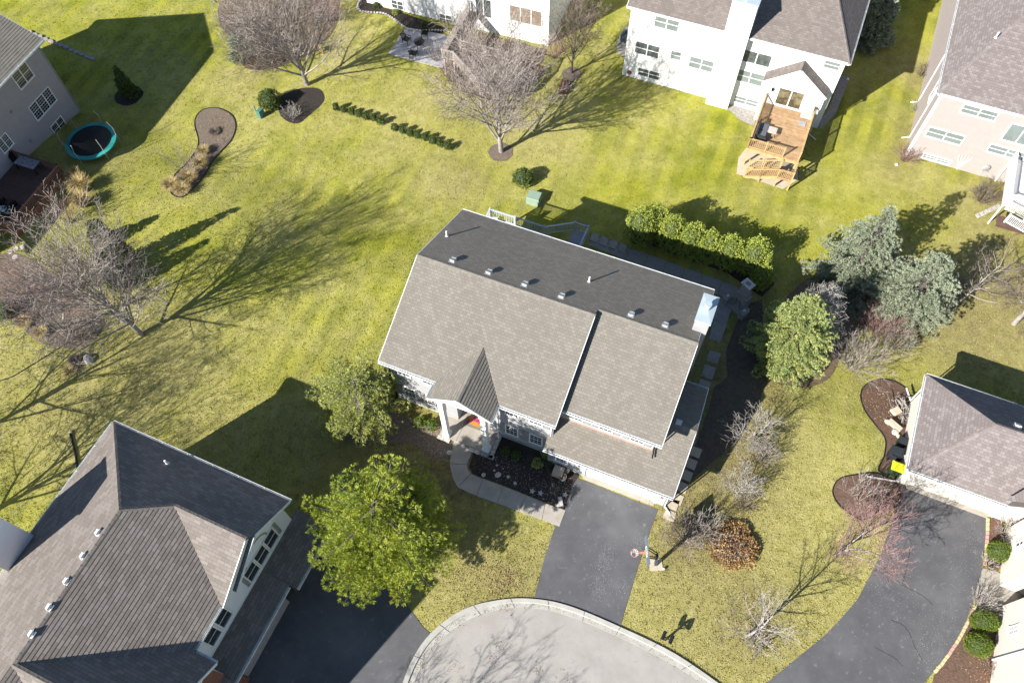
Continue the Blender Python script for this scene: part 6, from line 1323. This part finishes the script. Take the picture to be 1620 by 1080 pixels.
star('left pale star-shaped garden stone above the front walk', (842, 777), .2); star('middle pale star-shaped garden stone above the front walk', (855, 780), .2); star('pale star-shaped garden stone right of the black pole', (894, 783), .2)
# black pole
p = GP(882, 798); rr = [(0, 0, 0), (-.05, .15, 1.0), (-.35, .5, 2.0), (-.75, 1.0, 2.6), (-1.0, 1.5, 2.7)]
q = G(861, 729, 0.9); q2 = G(873, 765, .9)
t = thing('garden_pole', 'tall thick black leaning pole beside the front walk at the driveway', 'pole', p)
mb = MB(); mb.tube([(0, 0, 0), (q2.x - p.x + .05, q2.y - p.y, .75), (q.x - p.x, q.y - p.y, 1.1)], [.13, .11, .07], 10); put('pole', mb, BLACK, t)
mb = MB(); mb.tube([(0, 0, 0), (0, 0, .12)], [.2, .16], 10); put('base', mb, SAND, t)
boxy('stone_block', 'pale rounded stone block at the foot of the black pole', 'stone', (885, 794), (.2, .3, .15), STONE, 10)
# bench box and pots by the garage
boxy('storage_bench', 'pale box bench under the small garage-side window', 'bench', (883, 748), (.34, .34, .5), SAND, -22)
def pot(label, px, r, mt):
    t = thing('plant_pot', label, 'pot', GP(*px)); mb = MB(); mb.tube([(0, 0, 0), (0, 0, .4)], [r * .7, r], 16, cap=False); mb.tube([(0, 0, .36), (0, 0, .42)], [r * 1.1, r * 1.1], 16, cap=False); put('pot_wall', mb, mt, t); mb = MB(); mb.tube([(0, 0, .30), (0, 0, .34)], [r * .9, r * .93], 16); put('soil', mb, MULCH_G, t)
pot('brown round pot nearer the garage wall beside the pale box', (895, 746), .26, mat('brown_clay', (.16, .10, .07), .8)); pot('grey round pot in front of the brown pot beside the pale box', (890, 757), .24, STONE)
boxy('utility_box', 'pale green electrical box on the grass behind the middle house', 'utility box', (845, 318), (.55, .48, .75), GREENBOX, -20, taper=.97)
boxy('utility_pedestal', 'dark green utility pedestal left of the round dark shrub', 'utility box', (414, 184), (.2, .3, .75), mat('deep_green_enamel', (.07, .20, .17), .5), -30, taper=.95)
t = thing('marker_post', 'thin pale green marker post beside the dark green pedestal', 'post', GP(405, 178)); mb = MB(); mb.tube([(0, 0, 0), (0, 0, .8)], .07, 10); mb.blob((0, 0, .8), (.075, .075, .05), 10, 6); put('post', mb, GREENBOX, t)
# air conditioner
t = thing('air_conditioner', 'dark square air conditioner on gravel at the corner of the tall white house', 'air conditioner', GP(990, 64), -22); mb = MB(); mb.box(-.42, -.42, .05, .42, .42, .85)
for k in range(8): mb.box(-.44, -.44, .12 + k * .09, .44, .44, .15 + k * .09)
put('casing', mb, mat('slate_blue_casing', (.08, .11, .14), .5), t); mb = MB(); mb.tube([(.3 * math.cos(a * PI / 8), .3 * math.sin(a * PI / 8), .87) for a in range(17)], .015, 4); mb.tube([(0, 0, .85), (0, 0, .9)], .1, 10); put('fan_grille', mb, DARKM, t)
# outdoor fireplace
FF = Frame(-50, 0, 0); p = GP(1160, 490); t = thing('outdoor_fireplace', 'grey stone outdoor fireplace with square chimney behind the right end of the middle house', 'fireplace', p, -52)
z0 = 0
mb = MB(); mb.box(-.85, -.15, 0, .85, .85, .3); put('hearth', mb, PAVER, t)
for r in range(7):
    for c in range(4):
        mb = MB(); x = -.55 + c * .275 + (.0 if r % 2 else .06); w_ = .26
        mb.box(x, .25, .3 + r * .2, x + w_, .85, .48 + r * .2)
        if r < 4 and c in (1, 2): continue
        put('block', mb, PAVER, t)
mb = MB(); mb.box(-.4, .3, 1.7, .4, .85, 2.0); mb.box(-.32, .35, 2.0, .32, .8, 2.9); o = put('chimney_stack', mb, PAVER, t)
mb = MB(); 
for (a0, b0, a1, b1) in ((-.42, .25, .42, .42), (-.42, .73, .42, .9), (-.42, .42, -.2, .73), (.2, .42, .42, .73)): mb.box(a0, b0, 2.9, a1, b1, 3.0)
put('chimney_cap', mb, STONE, o)
for s in (-1, 1):
    mb = MB(); mb.box(s * .85 - .22, -.3, .0, s * .85 + .22, .35, .8); put('side_pier', mb, PAVER, t); mb = MB(); mb.blob((s * .85, 0, .92), .12, 12, 8); put('globe_light', mb, CAPM, t)
# patio set on the upper patio
def lounge(label, px, rz, z=.05):
    t = thing('patio_chair', label, 'chair', GP(*px) + Vector((0, 0, z)), rz); mb = MB(); mb.box(-.3, -.3, .36, .3, .3, .42); put('seat', mb, DARKM, t); mb = MB()
    for k in range(5): mb.beam((-.26 + k * .13, .3, .4), (-.26 + k * .13, .46, .98), .07, .03)
    mb.beam((-.3, .44, .95), (.3, .44, .95), .05, .04); put('backrest', mb, DARKM, t)
    for sx in (-.3, .3):
        mb = MB(); mb.beam((sx, -.3, .6), (sx, .34, .6), .06, .04); put('armrest', mb, DARKM, t)
        for sy in (-.28, .28): mb = MB(); mb.beam((sx, sy, 0), (sx, sy, .6), .035, .035); put('leg', mb, DARKM, t)
    return t
lounge('dark metal chair at the left corner of the upper patio', (644, 68), 60); lounge('dark metal chair at the house side of the upper patio', (673, 58), -10); lounge('dark metal chair nearest the lawn on the upper patio', (655, 90), 165)
t = thing('fire_pit', 'round dark fire pit between the three metal chairs on the upper patio', 'fire pit', GP(664, 74) + Vector((0, 0, .05))); mb = MB(); mb.tube([(0, 0, .3), (0, 0, .55)], [.35, .52], 18); put('bowl', mb, BLACK, t); mb = MB(); mb.tube([(0, 0, .55), (0, 0, .62), (0, 0, .7)], [.5, .35, .06], 18); put('lid', mb, BLACK, t)
for a in range(3): mb = MB(); mb.beam((.3 * math.cos(a * 2.1), .3 * math.sin(a * 2.1), .35), (.4 * math.cos(a * 2.1), .4 * math.sin(a * 2.1), 0), .04, .04); put('leg', mb, BLACK, t)
# furniture on the honey deck
zdk = 1.152
def ondeck(px, z=zdk): return G(px[0], px[1], z)
def at(name, label, cat, pos, rz): return thing(name, label, cat, pos, rz)
t = at('outdoor_sofa', 'charcoal sectional sofa on the left side of the honey deck', 'sofa', ondeck((1204, 213)), -22.5)
mb = MB(); mb.box(-.35, -.8, .12, .4, .8, .42); put('seat', mb, mat('charcoal_cushion', (.06, .065, .075), .8), t); mb = MB(); mb.box(-.45, -.85, .1, -.3, .85, .85); mb.box(-.3, -.9, .1, .45, -.75, .62); put('backrest', mb, mat('charcoal_weave', (.035, .038, .042), .8), t)
for y in (-.38, .42): mb = MB(); mb.box(-.28, y - .36, .42, .36, y + .36, .52); put('cushion', mb, mat('slate_cushion', (.12, .13, .15), .85), t)
t = at('coffee_table', 'pale square coffee table in front of the charcoal sofa', 'table', ondeck((1219, 212)), -22.5); mb = MB(); mb.box(-.4, -.36, .42, .4, .36, .46); put('tabletop', mb, mat('pale_tabletop', (.52, .47, .42), .6), t)
for x in (-.36, .36):
    for y in (-.32, .32): mb = MB(); mb.box(x - .02, y - .02, 0, x + .02, y + .02, .42); put('leg', mb, DARKM, t)
t = at('grill', 'silver barbecue grill at the door side of the honey deck', 'grill', ondeck((1275, 186)), -22.5); mb = MB(); mb.box(-.5, -.28, .1, .5, .28, .85); put('cabinet', mb, VENTM, t); mb = MB(); mb.tube([(-.35, 0, .95), (.35, 0, .95)], .26, 14); put('hood', mb, mat('polished_hood', (.6, .6, .6), .3, metal=.5), t); mb = MB(); mb.box(-.75, -.25, .82, -.5, .25, .86); mb.box(.5, -.25, .82, .75, .25, .86); put('side_shelf', mb, VENTM, t)
mb = MB(); mb.box(-.3, -.25, 0, .3, .25, .04)
for k in range(3): mb.box(-.28, -.24 + k * .16, .04, .28, -.1 + k * .16, .055)
o = put('storage_mat', mb, mat('grey_plastic_mat', (.35, .35, .37), .7), label='grey ribbed mat next to the silver grill on the honey deck', cat='mat', loc=ondeck((1269, 196))); o.rotation_euler = (0, 0, math.radians(-22.5))
# furniture on the red-brown deck
zt = .652
t = at('patio_table', 'grey tile-topped table in the shade on the red-brown deck', 'table', G(50, 266, zt), -20); mb = MB(); mb.box(-1.0, -.5, .68, 1.0, .5, .72); o = put('tabletop', mb, mat('slate_blue_tile_frame', (.12, .12, .14), .6), t)
m_tile = mat('marbled_grey_tile', (.34, .34, .38), .6, (.20, .20, .23), 6)
for i in range(6):
    for j in range(3): mb = MB(); mb.box(-.95 + i * .32, -.46 + j * .31, .72, -.65 + i * .32, -.17 + j * .31, .735); put('tile', mb, m_tile, o)
for x in (-.9, .9):
    for y in (-.42, .42): mb = MB(); mb.box(x - .03, y - .03, 0, x + .03, y + .03, .68); put('leg', mb, DARKM, t)
t = at('grill', 'covered black grill against the wall on the red-brown deck', 'grill', G(19, 252, zt), -20); mb = MB(); mb.box(-.5, -.35, 0, .5, .35, .8); mb.prism([(-.5, -.35, .8), (.5, -.35, .8), (.42, .1, 1.15), (-.42, .1, 1.15)], (0, .05, .0)); mb.prism([(-.5, -.35, .8), (-.5, .35, .8), (-.5, 0, 1.1)], (1.0, 0, 0)); put('cover', mb, BLACK, t); mb = MB(); mb.beam((-.3, -.37, .75), (.3, -.37, .75), .04, .04); put('handle', mb, VENTM, t)
for i, (x, y, lb) in enumerate(((6, 325, 'dark lounge chair at the left picture edge on the red-brown deck'), (24, 330, 'dark lounge chair next to the copper railing on the red-brown deck'))):
    t = lounge(lb, (x, y), 200 + 40 * i); t.location = G(x, y, zt)
mb = MB(); mb.box(-.55, -.35, .4, .55, .35, .55)
for k in range(5): mb.blob((-.4 + k * .2, random.uniform(-.15, .15), .58), (.16, .2, .08), 8, 5, .1)
o = put('patterned_cushion', mb, mat('black_white_pattern', (.6, .6, .55), .9, (.02, .02, .02), 5, (.48, .52)), label='black and white patterned cushion heap on the red-brown deck', cat='cushion', loc=G(12, 338, zt))
# stepping stones and stone row near the upper left house
for i, (x, y, lb) in enumerate(((16, 399, 'leftmost round white stepping stone below the red-brown deck'), (25, 394, 'second round white stepping stone below the red-brown deck'), (36, 391, 'rightmost round white stepping stone below the red-brown deck'), (24, 407, 'lowest round white stepping stone, in shade below the red-brown deck'))):
    mb = MB(); mb.tube([(0, 0, 0), (0, 0, .05)], .22, 14); put('stepping_stone', mb, STONE, label=lb, cat='stepping stone', loc=GP(x, y), group='round stones below the red-brown deck')
rnd = random.Random(9); wl = thing('stone_row', 'low row of flat purplish stones along the lawn behind the upper left house', 'stone edging', GP(100, 75)); c0 = GP(100, 75)
for i in range(13):
    f = i / 12; q = GP(48 + 98 * f, 52 + 42 * f); mb = MB(); a, b = rnd.uniform(.28, .42), rnd.uniform(.16, .24); P = [(a * math.cos(k * PI / 3) * rnd.uniform(.85, 1.1), b * math.sin(k * PI / 3) * rnd.uniform(.85, 1.1), 0) for k in range(6)]; mb.prism(P, (0, 0, rnd.uniform(.1, .2))); o = put('stone', mb, mat('purplish_flagstone', (.36, .33, .34), .9, (.26, .24, .26), 3) if i == 0 else bpy.data.materials['purplish_flagstone'], wl, loc=q - c0); o.rotation_euler = (0, 0, -.45)
we = thing('stone_edging', 'curved edging of small white stones around the bed above the patio', 'stone edging', GP(600, 25)); c0 = GP(600, 25)
W_ = [GP(*q) for q in smooth_px([(592, 0), (575, -2), (566, 8), (570, 18), (588, 21), (605, 22), (618, 28), (632, 38), (644, 47)], closed=False)] + [GP(*q) for q in smooth_px([(646, 48), (665, 50), (685, 49), (703, 50)], closed=False)]
for i, q in enumerate(resample(W_, 44)):
    mb = MB(); mb.box(-.11, -.08, 0, .11, .08, .12); o = put('stone', mb, STONE, we, loc=q - c0); o.rotation_euler = (0, 0, random.uniform(0, 3))
# garden things in the upper yards
boxy('wooden_bench_box', 'red-brown slatted wooden box in front of the slim bare tree', 'box', (893, 141), (.42, .65, .45), mat('red_stained_wood', (.11, .05, .04), .7), -18)
t = thing('bird_feeder_table', 'small orange wooden table by the wide bare tree', 'table', GP(505, 84), 10); mb = MB(); mb.box(-.36, -.3, .6, .36, .3, .66); put('tabletop', mb, WOOD_Y, t)
for x in (-.3, .3):
    for y in (-.25, .25): mb = MB(); mb.box(x - .04, y - .04, 0, x + .04, y + .04, .6); put('leg', mb, WOOD_Y, t)
t = thing('picnic_table', 'orange-brown picnic table behind the branches under the white house deck', 'table', GP(842, 118), -15); mb = MB()
for k in range(5): mb.box(-.8, -.36 + k * .15, .7, .8, -.24 + k * .15, .74)
put('tabletop', mb, WOOD_C, t)
for y in (-.7, .58): mb = MB(); mb.box(-.8, y, .42, .8, y + .14, .46); put('bench', mb, WOOD_C, t)
for x in (-.6, .6): mb = MB(); mb.beam((x, -.65, 0), (x, -.2, .7), .06, .1); mb.beam((x, .65, 0), (x, .2, .7), .06, .1); mb.beam((x, -.65, .42), (x, .65, .42), .06, .08); put('trestle', mb, WOOD_C, t)
for i, (x, y, lb) in enumerate(((1418, 261, 'small white drain cap on the grass near the pale pink house'), (1341, 126, 'small white ball on the shaded grass beside the tall white house'))): rock(lb, (x, y), .14, WHITE, 60 + i, .8, cat='lawn item')
# satellite dish
t = thing('satellite_dish', 'grey satellite dish low on the pale pink wall', 'satellite dish', GP(1550, 278)); mb = MB(); mb.tube([(0, 0, 0), (0, 0, .9), (-.1, -.15, 1.1)], .035, 8); put('mast', mb, VENTM, t); mb = MB(); mb.blob((-.14, -.22, 1.15), (.36, .12, .32), 16, 8); put('dish', mb, VENTM, t); mb = MB(); mb.tube([(-.14, -.22, .95), (-.3, -.7, 1.1)], .02, 6); put('arm', mb, VENTM, t)
# patch cable lying on the left lawn
mb = MB(); P = [GP(*q) + Vector((0, 0, .03)) for q in ((-10, 606), (20, 596), (60, 572), (95, 550))]; mb.tube(P, .035, 5); put('garden_hose', mb, BLACK, label='thin dark hose lying across the grass at the left edge', cat='hose')
# fallen leaves and chips: too many to count
def litter(name, label, cat, cpx, rad, n, mt, seed, s=.05):
    rnd = random.Random(seed); mb = MB()
    for i in range(n):
        k = rnd.choice(cpx); q = GP(k[0] + rnd.gauss(0, k[2]), k[1] + rnd.gauss(0, k[2])); d = rdir(rnd); d.z = abs(d.z) + .8; d.normalize(); o = d.orthogonal().normalized() * s * rnd.uniform(.5, 1.2); u = d.cross(o); c = q + Vector((0, 0, .035 + rnd.random() * .02)); mb.face([c - o, c - u * .6, c + o, c + u * .6])
    return put(name, mb, mt, None, label, cat, kind='stuff')
litter('fallen_leaves', 'scattered dry leaves on the lawns and beds', 'leaves', [(1190, 790, 25), (1180, 700, 25), (1090, 840, 22), (1570, 480, 40), (1400, 780, 18), (760, 910, 30), (800, 915, 14), (690, 740, 22), (1180, 480, 18), (60, 480, 35), (140, 480, 30), (420, 90, 30), (1200, 1000, 25), (720, 130, 18), (350, 200, 14), (300, 260, 15), (1570, 1050, 20), (1400, 640, 18), (690, 690, 20), (1160, 870, 30), (1230, 600, 20), (1450, 330, 25)], 0, 9000, mat('dry_leaf', (.34, .24, .12), .9, (.2, .13, .07), 3, island=.4), 31)
litter('gravel_chips', 'pale chips strewn through the black mulch beds', 'gravel', [(830, 765, 22), (800, 745, 18), (885, 775, 14), (860, 780, 14), (690, 700, 14), (680, 680, 10), (700, 715, 8)], 0, 1500, STONE, 32, .03)

litter('curb_debris', 'small drifts of dead leaves along the curb and street', 'leaves', [(693, 1008, 5), (727, 984, 5), (803, 954, 4), (667, 1052, 4), (680, 1030, 4), (788, 1020, 5), (780, 1040, 6), (722, 1050, 8), (895, 1068, 9), (850, 1060, 5)], 0, 420, bpy.data.materials['dry_leaf'], 33, .03)
litter('salt_grit', 'pale grit and salt specks worn into the two driveways', 'grit', [(1525, 900, 22), (1500, 960, 26), (1490, 1000, 20), (1470, 1030, 18), (1540, 850, 14), (1400, 920, 22), (1420, 960, 22), (963, 870, 7), (955, 890, 8), (950, 915, 9), (945, 935, 8), (985, 930, 8), (1010, 858, 6)], 0, 2600, mat('pale_grit', (.34, .34, .33), .9), 34, .022)
